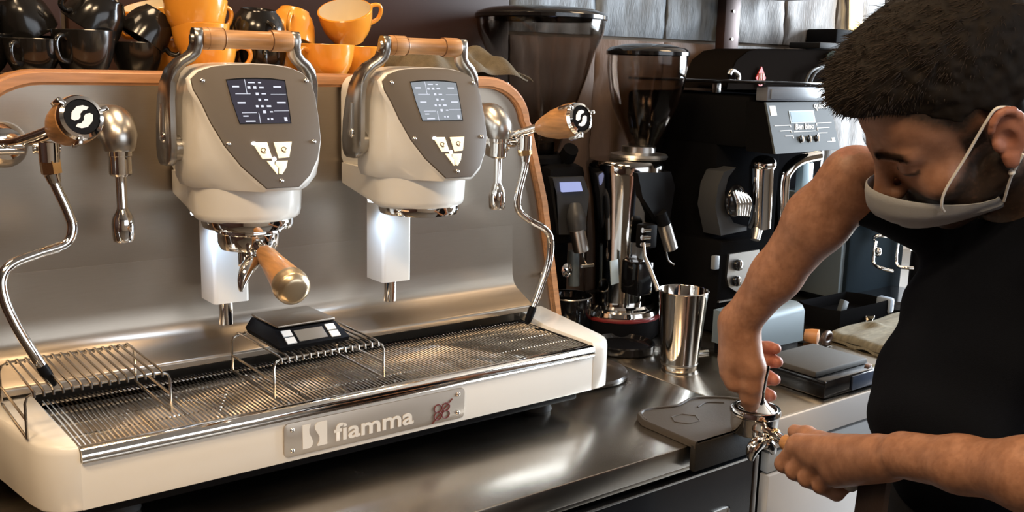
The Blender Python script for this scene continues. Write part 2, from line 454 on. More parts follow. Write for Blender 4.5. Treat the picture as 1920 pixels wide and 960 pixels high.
# top deck
MB().box((0.40, 0.43, 0.405), (0.90, 0.24, 0.030), r=0.004).obj('cup_deck', STEEL, em)

# drip tray base
MB().box((0.40, 0.11, -0.045), (0.80, 0.20, 0.06), r=0.003).obj('tray_basin', mat('tray_basin_steel', (0.46, 0.43, 0.39), 0.4, 1.0), em)
fr_ = MB()
fr_.box((0.40, 0.004, -0.0458), (0.802, 0.008, 0.0594), r=0.002)
fr_.obj('front_panel', WHITE, em)
def capring(pts, z, inset=0.0):
    c = Vector((sum(p[0] for p in pts) / len(pts), sum(p[1] for p in pts) / len(pts)))
    o = []
    for p in pts:
        d = c - Vector(p); o.append((p[0] + d.x / max(d.length, 1e-6) * inset, p[1] + d.y / max(d.length, 1e-6) * inset, z))
    return o
lc = [(0.0005, 0.0), (-0.012, 0.0015), (-0.026, 0.010), (-0.038, 0.024), (-0.046, 0.050), (-0.056, 0.11), (-0.064, 0.17), (-0.074, 0.255), (-0.004, 0.262), (0.0005, 0.13)]
rc = [(0.8005, 0.0), (0.8005, 0.13), (0.836, 0.262), (0.893, 0.258), (0.872, 0.13), (0.853, 0.035), (0.846, 0.016), (0.834, 0.004), (0.818, 0.0)]
for nm, pts, tz in (('left_side_cap', lc, 0.006), ('right_side_cap', rc, 0.004)):
    MB().loft([capring(pts, -0.0765, 0.004), capring(pts, -0.073), capring(pts, tz - 0.012), capring(pts, tz - 0.004, 0.0025), capring(pts, tz, 0.008)]).obj(nm, WHITE, em, angle=50)
# chrome front rail
prail = [(-0.006, -0.0148), (-0.0075, -0.011), (-0.0065, -0.004), (-0.002, 0.0015), (0.006, 0.0025), (0.012, 0.001), (0.013, -0.004), (0.006, -0.008), (0.002, -0.0148)]
MB().loft([[(x, y, z) for y, z in prail] for x in (0.001, 0.797)] + [[(0.8035, y * 0.5 + 0.002, z * 0.8 - 0.002) for y, z in prail]]).obj('front_rail', CHROME, em, angle=60)
# wire grid: long wires front to back, a few cross wires, in a flat frame
mb = MB(); n = 138
for i in range(n):
    x = 0.006 + i * 0.7885 / (n - 1)
    xb = x + (x - 0.4) * 0.0 + (0.012 * max(0, (x - 0.6) / 0.2))
    mb.cyl((x, 0.012, -0.001), (xb, 0.205, -0.001), 0.00115, seg=5, cap=False)
mb.obj('grid_wires', CHROME, em, kind='stuff')
for y in (0.018, 0.058, 0.105, 0.152, 0.198):
    MB().cyl((0.003, y, -0.0035), (0.799, y, -0.0035), 0.0017, seg=8).obj('cross_wire', CHROME, em)
MB().box((0.40, 0.203, -0.004), (0.80, 0.006, 0.006)).obj('grid_back_frame', BLACK, em)
MB().box((0.799, 0.108, -0.003), (0.004, 0.19, 0.006)).obj('grid_side_frame', BLACK, em)

# name plate
npx = 0.397
pl = MB().prism(rrect(0.290, 0.047, 0.008, cx=0.0, cy=0.0), (npx, -0.0005, -0.0448), (1, 0, -0.003), (0, 0, 1), 0.0022, bevel=0.0005).obj('name_plate', PLATE, em)
PZ = -0.0027
mbt = text_mb('fiamma', 0.0345, (0.3255, PZ, -0.0595), (1, 0, 0.002), (0, 0, 1), 0.0008, xscale=1.28, offset=0.0006)
mbt.obj('lettering', WHITE, pl)
def logo_s(o, w, h, depth, m, parent, name):
    a = [(0, 0), (0.30, 0), (0.40, 0.10), (0.42, 0.24), (0.36, 0.42), (0.28, 0.60), (0.27, 0.78), (0.34, 1.0), (0, 1.0)]
    b = [(1, 1), (0.60, 1), (0.50, 0.88), (0.50, 0.74), (0.60, 0.56), (0.68, 0.40), (0.68, 0.22), (0.58, 0.04), (0.62, 0.0), (1, 0)]
    mb = MB()
    for q in (a, b[::-1]): mb.prism([(x * w, z * h) for x, z in q], o, (1, 0, 0), (0, 0, 1), depth)
    return mb.obj(name, m, parent)
logo_s((0.2785, PZ, -0.0605), 0.036, 0.0335, 0.0008, WHITE, pl, 'emblem')
mb = MB()
for dx in (-1, 1):
    for dz in (-1, 1):
        mb.tube([(0.501 + dx * 0.0068 + 0.0066 * math.cos(a), PZ - 0.0004, -0.0515 + dz * 0.0058 + 0.0058 * math.sin(a)) for a in np.linspace(0, 2 * PI, 17)], 0.0009, seg=6, cap=False)
mb.tube([(0.484, PZ - 0.0004, -0.0675), (0.497, PZ - 0.0004, -0.056), (0.506, PZ - 0.0004, -0.047), (0.519, PZ - 0.0004, -0.0355)], 0.0009, seg=6)
mb.obj('bean_emblem', DARKRED, pl)
for sx in (-1, 1):
    for sz in (-1, 1):
        MB().ell((npx + sx * 0.133, -0.003, -0.0448 + sz * 0.0145), (0.0032, 0.0016, 0.0032), seg=12, rings=8).obj('screw', CHROME, pl)

# ---------------------------------------------------------------- group heads
CX = 0.2575
PN = V(0, -0.9252, 0.3793); PU = V(0, 0.3793, 0.9252)   # panel normal and up direction
def PP(x, z, off=0.0):                                   # point of the panel plane at height z
    return V(CX + x, 0.078 + (z - 0.42) * 0.41, z) + PN * off
def half(pts):
    return pts + [(-x, z) for x, z in reversed(pts) if x > 1e-6]
SH = [(0.0, 0.4415), (0.028, 0.4405), (0.052, 0.437), (0.068, 0.4305), (0.0775, 0.419), (0.0805, 0.402), (0.0790, 0.372), (0.0735, 0.345), (0.064, 0.320), (0.050, 0.299), (0.036, 0.2868)]
BO = [(0.0, 0.4450), (0.028, 0.4445), (0.053, 0.4420), (0.070, 0.4360), (0.0795, 0.4240), (0.0825, 0.402), (0.083, 0.372), (0.083, 0.345), (0.083, 0.320), (0.083, 0.2975), (0.0775, 0.2850)]
NO = [(0.0, 0.430), (0.015, 0.430), (0.030, 0.429), (0.041, 0.425), (0.048, 0.416), (0.050, 0.402), (0.050, 0.372), (0.050, 0.345), (0.050, 0.320), (0.050, 0.300), (0.046, 0.2890)]
def ring_of(pts): return [pts[0]] + pts[1:] + [(-x, z) for x, z in reversed(pts[1:])]
SHR = [(0.028, 0.4405), (0.052, 0.437), (0.067, 0.4305), (0.0765, 0.419), (0.0785, 0.402), (0.0775, 0.372), (0.0745, 0.345), (0.0655, 0.322), (0.050, 0.301), (0.0323, 0.2878)]
SHL = [(-0.028, 0.4405), (-0.055, 0.4375), (-0.074, 0.4315), (-0.0850, 0.4225), (-0.0845, 0.410), (-0.0775, 0.394), (-0.0700, 0.370), (-0.0575, 0.3415), (-0.0402, 0.3155), (-0.0125, 0.2876)]
sf_ = [(0.0, 0.4415)] + SHR + SHL[::-1]
bf_, nf_ = ring_of(BO), ring_of(NO)
rings = []
for t, k in ((-0.0040, 1.004), (-0.0022, 1.030), (0.0015, 1.047)):
    r = []
    for x, z in sf_:
        zz = 0.365 + (z - 0.365) * k
        if z < 0.29: zz = z - 0.0025 * (k - 1) / 0.047
        r.append(V(CX + x * k, 0.078 + (zz - 0.42) * 0.41, zz) - PN * t)
    rings.append(r)
fr3 = rings[-1]
for t in (0.33, 0.66, 1.0):
    r = []
    for a_, (xb, zb), (xs, zs_) in zip(fr3, bf_, sf_):
        yb = 0.078 + (zb - 0.42) * 0.41 + 0.012 + 1.05 * max(0.0, abs(xb) - abs(xs) * 1.04)
        tx = t
        r.append(V(a_.x + (CX + xb - a_.x) * tx, a_.y + (yb - a_.y) * t ** 1.25, a_.z + (zb - a_.z) * tx))
    rings.append(r)
rings.append([V(CX + xb, 0.128, zb) for xb, zb in bf_])
rings.append([V(CX + xb, 0.150, zb) for xb, zb in bf_])
rings.append([V(CX + xb * 0.96, 0.156, 0.36 + (zb - 0.36) * 0.97) for xb, zb in bf_])
rings.append([V(CX + xn, 0.166, zn) for xn, zn in nf_])
rings.append([V(CX + xn, 0.264, zn) for xn, zn in nf_])
g1 = MB().loft(rings).obj('group_head', WHITE, em, angle=40)
# neck below the head: round at the front, square towards the splashback
def neck_ring(rx, ry, z, back, rise, cy=0.113):
    r = [V(CX + rx * math.cos(math.radians(a)), cy - ry * math.sin(math.radians(a)), z) for a in range(0, 181, 10)]
    r = [V(CX + 0.050, back, z + rise)] + r + [V(CX - 0.050, back, z + rise)]
    r.insert(1, V(CX + min(rx, 0.058), (back + cy) / 2, z + rise * 0.5)); r.insert(-1, V(CX - min(rx, 0.058), (back + cy) / 2, z + rise * 0.5))
    return r
MB().loft([neck_ring(0.0755, 0.065, 0.291, 0.263, 0.0), neck_ring(0.0745, 0.064, 0.275, 0.263, 0.002), neck_ring(0.0730, 0.063, 0.250, 0.263, 0.012), neck_ring(0.0715, 0.0615, 0.2435, 0.262, 0.016), neck_ring(0.0665, 0.057, 0.2395, 0.262, 0.019)]).obj('neck', WHITE, g1, angle=45)
MB().lathe([(0.0, 0.241), (0.061, 0.241), (0.0615, 0.234), (0.0595, 0.2285), (0.052, 0.2265), (0.046, 0.2265), (0.040, 0.229), (0.0, 0.229)], (CX, 0.110, 0), seg=48).obj('brew_collar', CHROME, g1)
# screen panel
def panel_poly(pts, off, depth, m, name, parent, bevel=0.0):
    q = [(x, (z - 0.42) / 0.9252) for x, z in pts]
    area_ = sum(q[i][0] * q[(i + 1) % len(q)][1] - q[(i + 1) % len(q)][0] * q[i][1] for i in range(len(q)))
    if area_ < 0: q = q[::-1]
    return MB().prism(q, PP(0, 0.42, off), (1, 0, 0), PU, depth, bevel=bevel).obj(name, m, parent)
shield = sf_
face = panel_poly(shield, 0.0035, 0.0035, TAUPE, 'face_panel', g1, 0.0008)
scr = [(-0.041, 0.4215), (-0.020, 0.4235), (0.0, 0.4240), (0.020, 0.4235), (0.0395, 0.4215), (0.0385, 0.395), (0.0370, 0.3665), (-0.0335, 0.3665), (-0.0385, 0.395)]
panel_poly(scr, 0.0070, 0.0006, BLACKGLOSS, 'display_bezel', g1)
scr2 = [(x * 0.97 - 0.0004, 0.3950 + (z - 0.3950) * 0.955 - 0.0006) for x, z in scr]
disp = panel_poly(scr2, 0.0076, 0.0004, SCREEND, 'display', g1)
ic = MB()
def dash(x, z, w, h, mbx):
    mbx.prism([(x - w / 2, (z - h / 2 - 0.42) / 0.9252), (x + w / 2, (z - h / 2 - 0.42) / 0.9252), (x + w / 2, (z + h / 2 - 0.42) / 0.9252), (x - w / 2, (z + h / 2 - 0.42) / 0.9252)], PP(0, 0.42, 0.0080), (1, 0, 0), PU, 0.0002)
for x, z, w, h in ((-0.030, 0.4125, 0.009, 0.0018), (-0.026, 0.3925, 0.0105, 0.0018), (-0.0235, 0.3760, 0.007, 0.0014), (-0.0185, 0.3695, 0.013, 0.0014), (-0.008, 0.4175, 0.009, 0.0014), (0.003, 0.4175, 0.004, 0.0014),
                   (-0.0125, 0.4115, 0.004, 0.003), (-0.0045, 0.4115, 0.004, 0.003), (0.0045, 0.4115, 0.006, 0.0018), (-0.003, 0.4035, 0.004, 0.003), (0.006, 0.4035, 0.006, 0.0014), (-0.001, 0.396, 0.0035, 0.003), (0.008, 0.396, 0.005, 0.0014),
                   (-0.006, 0.388, 0.0035, 0.0026), (0.001, 0.388, 0.0035, 0.0026), (0.010, 0.388, 0.006, 0.0022), (0.0025, 0.381, 0.004, 0.0034), (0.012, 0.381, 0.004, 0.0016), (0.006, 0.372, 0.0025, 0.0022), (0.011, 0.372, 0.003, 0.0022),
                   (0.0265, 0.4125, 0.011, 0.0018), (0.028, 0.3925, 0.012, 0.0018), (0.030, 0.3715, 0.004, 0.005), (-0.022, 0.4035, 0.020, 0.0007), (-0.0165, 0.4125, 0.0007, 0.018), (-0.018, 0.3800, 0.020, 0.0007), (-0.0055, 0.3735, 0.0007, 0.013), (0.026, 0.3820, 0.021, 0.0005), (0.026, 0.4030, 0.021, 0.0004)):
    dash(x, z, w, h, ic)
icons = ic.obj('display_icons', ICON, g1, kind='stuff')
B1_ = [(-0.0215, 0.3440), (-0.0015, 0.3435), (0.0015, 0.3235), (-0.0115, 0.3233)]
B2_ = [(0.0075, 0.3433), (0.0325, 0.3433), (0.0250, 0.3242), (0.0105, 0.3235)]
B3_ = [(-0.0065, 0.3205), (0.0040, 0.3200), (0.0030, 0.3160), (0.0070, 0.3120), (0.0055, 0.3060), (0.0045, 0.3035)]
B4_ = [(0.0060, 0.3200), (0.0220, 0.3200), (0.0180, 0.3110), (0.0110, 0.3035), (0.0070, 0.3045), (0.0085, 0.3115), (0.0045, 0.3160)]
for q in (B1_, B2_, B3_, B4_): panel_poly(q, 0.0070, 0.0012, BTN, 'button', g1, 0.0004)
mbi = MB()
for cx_, cz_ in ((-0.0085, 0.3330), (0.0195, 0.3335)):
    p = PP(cx_, cz_, 0.0084)
    mbi.tube([p + V(1, 0, 0) * 0.0035 * math.cos(a) + PU * 0.0035 * math.sin(a) for a in np.linspace(0.4, 5.4, 10)], 0.0006, seg=5)
    mbi.tube([p + V(-0.003, 0, 0), p + V(0, 0, 0) - PU * 0.003, p + V(0.0035, 0, 0) + PU * 0.002], 0.0006, seg=5)
mbi.obj('button_symbols', mat('brown_print', (0.12, 0.07, 0.03), 0.5), g1)
p = PP(0.004, 0.3225, 0.0078); MB().ell(p, (0.0028, 0.0015, 0.0028), seg=10, rings=6).obj('indicator_light', LED, g1)
p = PP(-0.0195, 0.3425, 0.0080); MB().ell(p, (0.0035, 0.0012, 0.0022), seg=10, rings=6).obj('indicator_light', LED, g1)
for x, z in ((-0.0715, 0.4195), (0.0695, 0.4205), (-0.0525, 0.3425), (0.0640, 0.3425), (0.0085, 0.2955)):
    p = PP(x, z, 0.0070); MB().ell(p, (0.0036, 0.0022, 0.0032), seg=12, rings=8).obj('screw', CHROME, g1)
# lever with wooden grip
for s_ in (-1, 1):
    path = [(0.0975, 0.312, 0.137, 0.012), (0.0975, 0.3155, 0.137, 0.0205), (0.0975, 0.323, 0.137, 0.0265), (0.0975, 0.336, 0.1365, 0.0290), (0.0980, 0.365, 0.1335, 0.0275), (0.0985, 0.395, 0.1280, 0.0235), (0.0975, 0.418, 0.1215, 0.0200),
            (0.0930, 0.434, 0.1160, 0.0175), (0.0850, 0.4440, 0.1115, 0.0155), (0.0755, 0.4500, 0.1075, 0.0140), (0.0690, 0.4570, 0.1045, 0.0130), (0.0665, 0.4660, 0.1020, 0.0125), (0.0660, 0.4750, 0.1000, 0.0122), (0.0660, 0.4835, 0.0995, 0.0100), (0.0660, 0.4875, 0.0990, 0.0050)]
    rings = []; th = 0.0056
    for i, (x, z, y, w) in enumerate(path):
        a = path[max(i - 1, 0)]; b = path[min(i + 1, len(path) - 1)]
        t = V(b[0] - a[0], 0, b[1] - a[1]).normalized(); nx = V(t.z, 0, -t.x)
        c = V(x, y, z)
        r = []
        for du, dn in ((-1, -0.6), (-0.85, -1), (0.85, -1), (1, -0.6), (1, 0.6), (0.85, 1), (-0.85, 1), (-1, 0.6)):
            q = c + V(0, 1, 0) * w * du + nx * th * dn
            r.append(V(CX + s_ * q.x, q.y, q.z))
        rings.append(r)
    MB().loft(rings).obj('lever_arm', GREYMETAL, g1, angle=50)
    MB().cyl((CX + s_ * 0.080, 0.132, 0.334), (CX + s_ * 0.0925, 0.132, 0.334), 0.017).obj('lever_pivot', GREYMETAL, g1)
    MB().tube([(CX + s_ * 0.1030, 0.1310, 0.350), (CX + s_ * 0.1038, 0.1260, 0.392)], [0.0052, 0.0036], seg=10).obj('lever_inlay', SATIN, g1)
    MB().ell((CX + s_ * 0.1040, 0.1310, 0.349), (0.004, 0.008, 0.008), seg=12, rings=8).obj('lever_bolt', CHROME, g1)
    MB().cyl((CX + s_ * 0.0705, 0.100, 0.4745), (CX + s_ * 0.0748, 0.100, 0.4745), 0.0065, 0.0045, seg=14).obj('grip_screw', SATIN, g1)
MB().lathe([(0.0, -0.061), (0.0128, -0.061), (0.0140, -0.058), (0.0140, -0.034), (0.0128, -0.032), (0.0118, -0.030), (0.0118, 0.030), (0.0128, 0.032), (0.0140, 0.034), (0.0140, 0.058), (0.0128, 0.061), (0.0, 0.061)], (CX, 0.100, 0.4745), (1, 0, 0), seg=24).obj('lever_grip', WOOD, g1)
for q in (-0.0325, -0.053, 0.0325):
    MB().lathe([(0.0128, -0.0008), (0.0143, 0.0), (0.0128, 0.0008)], (CX + q, 0.100, 0.4745), (1, 0, 0), seg=24).obj('grip_ring', mat('dark_wood_groove', (0.12, 0.05, 0.02), 0.6), g1)
# leg and tap pin below
MB().prism(rrect(0.052, 0.056, 0.006, cx=0.0, cy=0.0), (0.2555, 0.198, 0.108), (1, 0, 0), (0, 1, 0), 0.160, bevel=0.0).obj('leg', WHITE, g1)
MB().lathe([(0.0, 0.0735), (0.0098, 0.0735), (0.0098, 0.1085), (0.0, 0.1085)], (0.2525, 0.188, 0), seg=20).obj('outlet_pin', CHROME, g1)
MB().lathe([(0.0, 0.0), (0.011, 0.0), (0.012, 0.003), (0.0, 0.003)], (0.2055, 0.152, 0.2415), seg=16).obj('led_lamp', LED, g1)
GD = 0.272
g2 = copy_part(g1, em, (GD, 0, 0))
for ch in g2.children:
    if ch.name.startswith('display') and not ch.name.startswith('display_'):
        ch.data = ch.data.copy(); ch.data.materials[0] = SCREENL
def led_light(x):
    d = bpy.data.lights.new('led_light', 'SPOT'); d.energy = 0.95; d.color = (0.50, 0.70, 1.0); d.spot_size = 2.3; d.spot_blend = 0.6; d.shadow_soft_size = 0.012
    o = bpy.data.objects.new('led_light', d); COL.objects.link(o); o.location = (x - 0.052, 0.150, 0.236)
    o.rotation_euler = (Vector((x - 0.010, 0.165, 0.0)) - o.location).to_track_quat('-Z', 'Y').to_euler()
for x in (CX, CX + GD): led_light(x)

# ---------------------------------------------------------------- steam levers, wands and water taps
def knob(base, tip, disc_r, parent, br):
    """turned wooden barrel with chrome rim and a black disc at its tip"""
    b = Vector(base); t = Vector(tip); ax = (t - b); L = ax.length; ax.normalize()
    MB().lathe([(0.0, 0.0), (br * 0.42, 0.0), (br * 0.62, L * 0.15), (br * 0.88, L * 0.45), (br * 1.0, L * 0.78), (br * 0.97, L * 0.97), (br * 0.86, L)], b, ax, seg=32).obj('knob_grip', WOODY, parent)
    MB().lathe([(0.0, L * 0.97), (br * 0.90, L * 0.97), (br * 0.95, L * 1.0), (br * 0.88, L * 1.07), (disc_r * 1.02, L * 1.09), (disc_r * 1.0, L * 1.05), (0.0, L * 1.05)], b, ax, seg=32).obj('knob_rim', CHROME, parent)
    q = ax.to_track_quat('Z', 'Y'); ex = V(1, 0, 0); ex = (ex - ax * ex.dot(ax)).normalized(); ey = ax.cross(ex); 
    if ey.z < 0: ey = -ey; 
    ex = ey.cross(ax)
    for a in (20, 140, 260):
        d = ex * math.cos(math.radians(a)) + ey * math.sin(math.radians(a))
        MB().box((0, 0, 0), (0.010, 0.006, L * 0.30), r=0.0015, M=Matrix.Translation(b + ax * L * 0.95 + d * br * 0.98) @ Matrix((( d.x, ax.cross(d).x, ax.x, 0), (d.y, ax.cross(d).y, ax.y, 0), (d.z, ax.cross(d).z, ax.z, 0), (0, 0, 0, 1)))).obj('knob_clip', CHROME, parent)
    c = b + ax * L * 1.06
    MB().lathe([(0.0, 0.0), (disc_r, 0.0), (disc_r * 0.98, 0.0015), (0.0, 0.0018)], c, ax, seg=32).obj('knob_disc', BLACKGLOSS, parent)
    A = [(-0.62, -0.12), (-0.55, 0.25), (-0.25, 0.58), (0.10, 0.66), (0.42, 0.56), (0.30, 0.40), (0.08, 0.36), (-0.08, 0.18), (-0.10, -0.02), (-0.22, -0.16), (-0.45, -0.22)]
    mb = MB()
    for s_ in (1, -1): mb.prism([(x * s_ * disc_r, y * s_ * disc_r) for x, y in A][::-1], c + ax * 0.0016, ex, ey, 0.0006)
    mb.obj('knob_emblem', PRINTW, parent)
def steam_lever(pivot, fork, kb, kt, parent, wand, tip):
    p = Vector(pivot); f = Vector(fork)
    lv = MB().lathe([(0.0, -0.02), (0.026, -0.02), (0.030, -0.012), (0.030, 0.0), (0.026, 0.012), (0.020, 0.022), (0.0, 0.026)], p, (0, -1, 0.1), seg=28).obj('steam_lever', CHROME, parent)
    mb = MB()
    for s_ in (-1, 1):
        o = V(s_ * 0.011, 0, 0.004)
        mb.tube([p + o + V(0, -0.01, 0), (p + f) / 2 + o * 1.1 + V(0, 0, 0.004), Vector(kb) + o * 0.6], [0.0055, 0.005, 0.0055], seg=10, smooth=5)
    mb.cyl(p + V(-0.017, -0.03, -0.004), p + V(0.017, -0.03, -0.004), 0.007, seg=14)
    mb.cyl(f + V(-0.015, 0.012, 0.004), f + V(0.015, 0.012, 0.004), 0.0065, seg=14)
    mb.obj('lever_fork', CHROME, lv)
    MB().cyl(f + V(0, 0, 0.012), f + V(0, 0, -0.012), 0.0125, 0.012, seg=20).obj('ball_joint', CHROME, lv)
    w0 = Vector(wand[0])
    d = (Vector(wand[1]) - w0).normalized()
    MB().cyl(f + V(0, 0, -0.010), w0, 0.0125, seg=6).obj('wand_nut', BRASS if parent else CHROME, lv)
    MB().cyl(w0, w0 + d * 0.012, 0.0095, 0.0075, seg=16).obj('wand_ferrule', CHROME, lv)
    knob(kb, kt, 0.0205, lv, 0.0285)
    wd = MB().tube(wand, 0.0063, seg=14, smooth=8).obj('steam_wand', CHROME, parent)
    a = Vector(wand[-1]); e = (a - Vector(wand[-2])).normalized()
    MB().tube([a - e * 0.004, a + e * 0.006, a + e * 0.022, a + e * 0.027], [0.0066, 0.0070, 0.0062, 0.0035], seg=14).obj('wand_tip', BLACK if tip else SATIN, wd)
# left side
steam_lever((-0.012, 0.245, 0.335), (0.0197, 0.1450, 0.3327), (0.0308, 0.1500, 0.3574), (0.0396, 0.0720, 0.3780), em,
            [(0.0212, 0.1450, 0.3065), (0.0252, 0.1450, 0.2912), (0.0363, 0.1400, 0.2578), (0.0396, 0.1380, 0.2364), (0.0292, 0.1350, 0.2189), (-0.0042, 0.1300, 0.2108), (-0.0342, 0.1250, 0.2015), (-0.0465, 0.1200, 0.1868), (-0.0467, 0.1150, 0.1631), (-0.0370, 0.1100, 0.1301), (-0.0215, 0.1050, 0.0943), (-0.0119, 0.1050, 0.0739)], True)
# right side
steam_lever((0.7575, 0.2250, 0.3229), (0.7819, 0.1750, 0.3206), (0.7935, 0.1500, 0.3474), (0.8000, 0.0600, 0.3679), em,
            [(0.7838, 0.1750, 0.3005), (0.7833, 0.1750, 0.2804), (0.7710, 0.1750, 0.2349), (0.7719, 0.1750, 0.2071), (0.7922, 0.1700, 0.1877), (0.8247, 0.1680, 0.1703), (0.8385, 0.1660, 0.1504), (0.8369, 0.1650, 0.1122), (0.8162, 0.1600, 0.0699), (0.7933, 0.1550, 0.0304)], True)
def water_tap(c, noz, parent):
    c = Vector(c)
    tp = MB().tube([c + V(-0.002, 0.08, 0.004), c + V(0, 0.03, 0.004), c + V(0, 0.005, 0.002), c + V(0, -0.012, -0.012), c + V(0, -0.014, -0.030)], [0.022, 0.025, 0.026, 0.024, 0.018], seg=24, smooth=5).obj('water_tap', SATIN, parent)
    p = c + V(0, -0.014, -0.030)
    MB().lathe([(0.0, 0.0), (0.0155, 0.0), (0.0155, -0.006), (0.0145, -0.007), (0.0145, -0.030), (0.012, -0.033), (0.0, -0.033)], p, seg=24).obj('tap_collar', CHROME, tp)
    MB().lathe([(0.007, -0.03), (0.0068, -0.075), (0.008, -0.078), (0.0135, -0.088), (0.0150, -0.098), (0.0140, -0.118), (0.012, -0.121), (0.0, -0.121)], p, seg=24).obj('tap_nozzle', CHROME, tp)
water_tap((0.116, 0.205, 0.357), None, em)
water_tap((0.745, 0.215, 0.357), None, em)

# ---------------------------------------------------------------- portafilter locked into the left group
pf = root('portafilter', (CX, 0.11, 0.17), 'wooden handled portafilter locked into the left group head', 'portafilter')
def bowl(c, R, parent, h=0.034):
    return MB().lathe([(R * 0.93, h), (R, h), (R * 1.04, h * 0.92), (R * 1.04, h * 0.80), (R * 0.98, h * 0.74), (R * 0.97, h * 0.30), (R * 0.88, h * 0.05), (R * 0.6, -0.002), (0.0, -0.003)], c, seg=40)
bowl((CX, 0.11, 0.1965), 0.0425, pf, h=0.031).obj('bowl', CHROME, pf)
h0 = V(0.2545, 0.062, 0.204); h1 = V(0.2430, -0.066, 0.1725); hd = (h1 - h0)
MB().tube([h0 - hd * 0.1, h0 + hd * 0.12], [0.009, 0.0095], seg=16).obj('handle_neck', CHROME, pf)
MB().tube([h0 + hd * 0.08, h0 + hd * 0.14, h0 + hd * 0.35, h0 + hd * 0.6, h0 + hd * 0.82], [0.010, 0.0125, 0.0150, 0.0185, 0.0222], seg=24, smooth=4).obj('handle', WOODY, pf)
MB().tube([h0 + hd * 0.815, h0 + hd * 0.86, h0 + hd * 0.94, h0 + hd * 0.985, h0 + hd * 1.0], [0.0226, 0.0230, 0.0215, 0.0150, 0.003], seg=28, smooth=4).obj('handle_cap', mat('champagne_metal', (0.62, 0.50, 0.34), 0.3, 0.9), pf)
MB().tube([h0 + hd * 0.12 + V(-0.004, 0, -0.0125), h0 + hd * 0.5 + V(-0.004, 0, -0.0165), h0 + hd * 0.82 + V(-0.004, 0, -0.0215)], 0.004, seg=10, smooth=4).obj('handle_strip', CHROME, pf)
MB().cyl((0.248, 0.100, 0.198), (0.244, 0.090, 0.178), 0.010, seg=16).obj('spout_boss', CHROME, pf)
MB().tube([(0.252, 0.095, 0.176), (0.246, 0.072, 0.186), (0.236, 0.052, 0.188), (0.224, 0.040, 0.182), (0.216, 0.034, 0.170), (0.2125, 0.031, 0.157)], [0.008, 0.0095, 0.0105, 0.0095, 0.0065, 0.002], seg=16, smooth=5).obj('spout', CHROME, pf)

# ---------------------------------------------------------------- wire racks on the tray
def wire_rack(x0, y0, z0, w, d, h, label, nw, rw=0.0017):
    rk = root('wire_rack', (x0 + w / 2, y0 + d / 2, z0), label, 'rack', 'raised wire racks on the drip tray')
    c = 0.010
    for y, nm in ((y0, 'front_frame'), (y0 + d, 'back_frame')):
        P_ = [(x0, y, z0 + rw), (x0, y, z0 + h - c), (x0 + 0.003, y, z0 + h - 0.003), (x0 + c, y, z0 + h), (x0 + w - c, y, z0 + h), (x0 + w - 0.003, y, z0 + h - 0.003), (x0 + w, y, z0 + h - c), (x0 + w, y, z0 + rw)]
        MB().tube(P_, rw, seg=8).obj(nm, RACKWIRE, rk)
    for x in (x0, x0 + w):
        MB().cyl((x, y0, z0 + rw), (x, y0 + d, z0 + rw), rw, seg=8).obj('foot_bar', RACKWIRE, rk)
        MB().cyl((x, y0, z0 + h * 0.45), (x, y0 + d, z0 + h * 0.45), rw, seg=8).obj('side_bar', RACKWIRE, rk)
    for i in range(nw):
        x = x0 + c + (w - 2 * c) * i / (nw - 1)
        MB().tube([(x, y0 - 0.003, z0 + h - 0.004), (x, y0 - 0.002, z0 + h + 0.0015), (x, y0 + 0.004, z0 + h + rw * 1.8), (x, y0 + d - 0.004, z0 + h + rw * 1.8), (x, y0 + d + 0.002, z0 + h + 0.0015), (x, y0 + d + 0.003, z0 + h - 0.004)], rw, seg=8).obj('wire', RACKWIRE, rk)
    return rk
wire_rack(0.2592, 0.0405, 0.0006, 0.1681, 0.146, 0.0545, 'chrome wire rack on the drip tray, carrying the small digital scale', 15)
wire_rack(-0.0448, 0.049, 0.0066, 0.1681, 0.146, 0.0545, 'chrome wire rack at the left end of the drip tray, empty under the steam wand', 15)
# small scale on the middle rack
zs = 0.0595
sc = root('digital_scale', (0.33, 0.12, zs), 'small black digital coffee scale with steel plate on the wire rack', 'scale')
def q_(x, y, z): return V(0.331 + x * 0.995 + y * 0.02, 0.120 + y + x * 0.03, z)
body = [[q_(-0.052, -0.060, zs), q_(0.052, -0.060, zs), q_(0.052, 0.062, zs), q_(-0.052, 0.062, zs)],
        [q_(-0.054, -0.062, zs + 0.006), q_(0.054, -0.062, zs + 0.006), q_(0.054, 0.064, zs + 0.006), q_(-0.054, 0.064, zs + 0.006)],
        [q_(-0.047, -0.030, zs + 0.022), q_(0.047, -0.030, zs + 0.022), q_(0.047, 0.056, zs + 0.022), q_(-0.047, 0.056, zs + 0.022)]]
MB().loft(body).obj('body', BLACK, sc, angle=20)
MB().box((0, 0, 0), (0.090, 0.086, 0.004), r=0.0015, M=Matrix.Translation(q_(0, 0.014, zs + 0.0255)) @ Matrix.Rotation(0.03, 4, 'Z')).obj('weighing_plate', STEEL, sc)
fa = V(0, -0.895, 0.447); 
sl = (q_(0, -0.030, zs + 0.022) - q_(0, -0.062, zs + 0.006)).normalized()
def fpt(x, t): return q_(x, -0.062, zs + 0.006) + (q_(x, -0.030, zs + 0.022) - q_(x, -0.062, zs + 0.006)) * t
nrm_ = V(1, 0.03, 0).normalized().cross(sl)
def fquad(name, xa, xb, ta, tb, m, lift=0.0008):
    c = [fpt(xa, ta), fpt(xb, ta), fpt(xb, tb), fpt(xa, tb)]
    MB().loft([[p - nrm_ * 0.0005 for p in c], [p + nrm_ * lift for p in c]]).obj(name, m, sc)
fquad('screen', -0.022, 0.022, 0.18, 0.82, mat('lcd_grey', (0.22, 0.20, 0.17), 0.3))
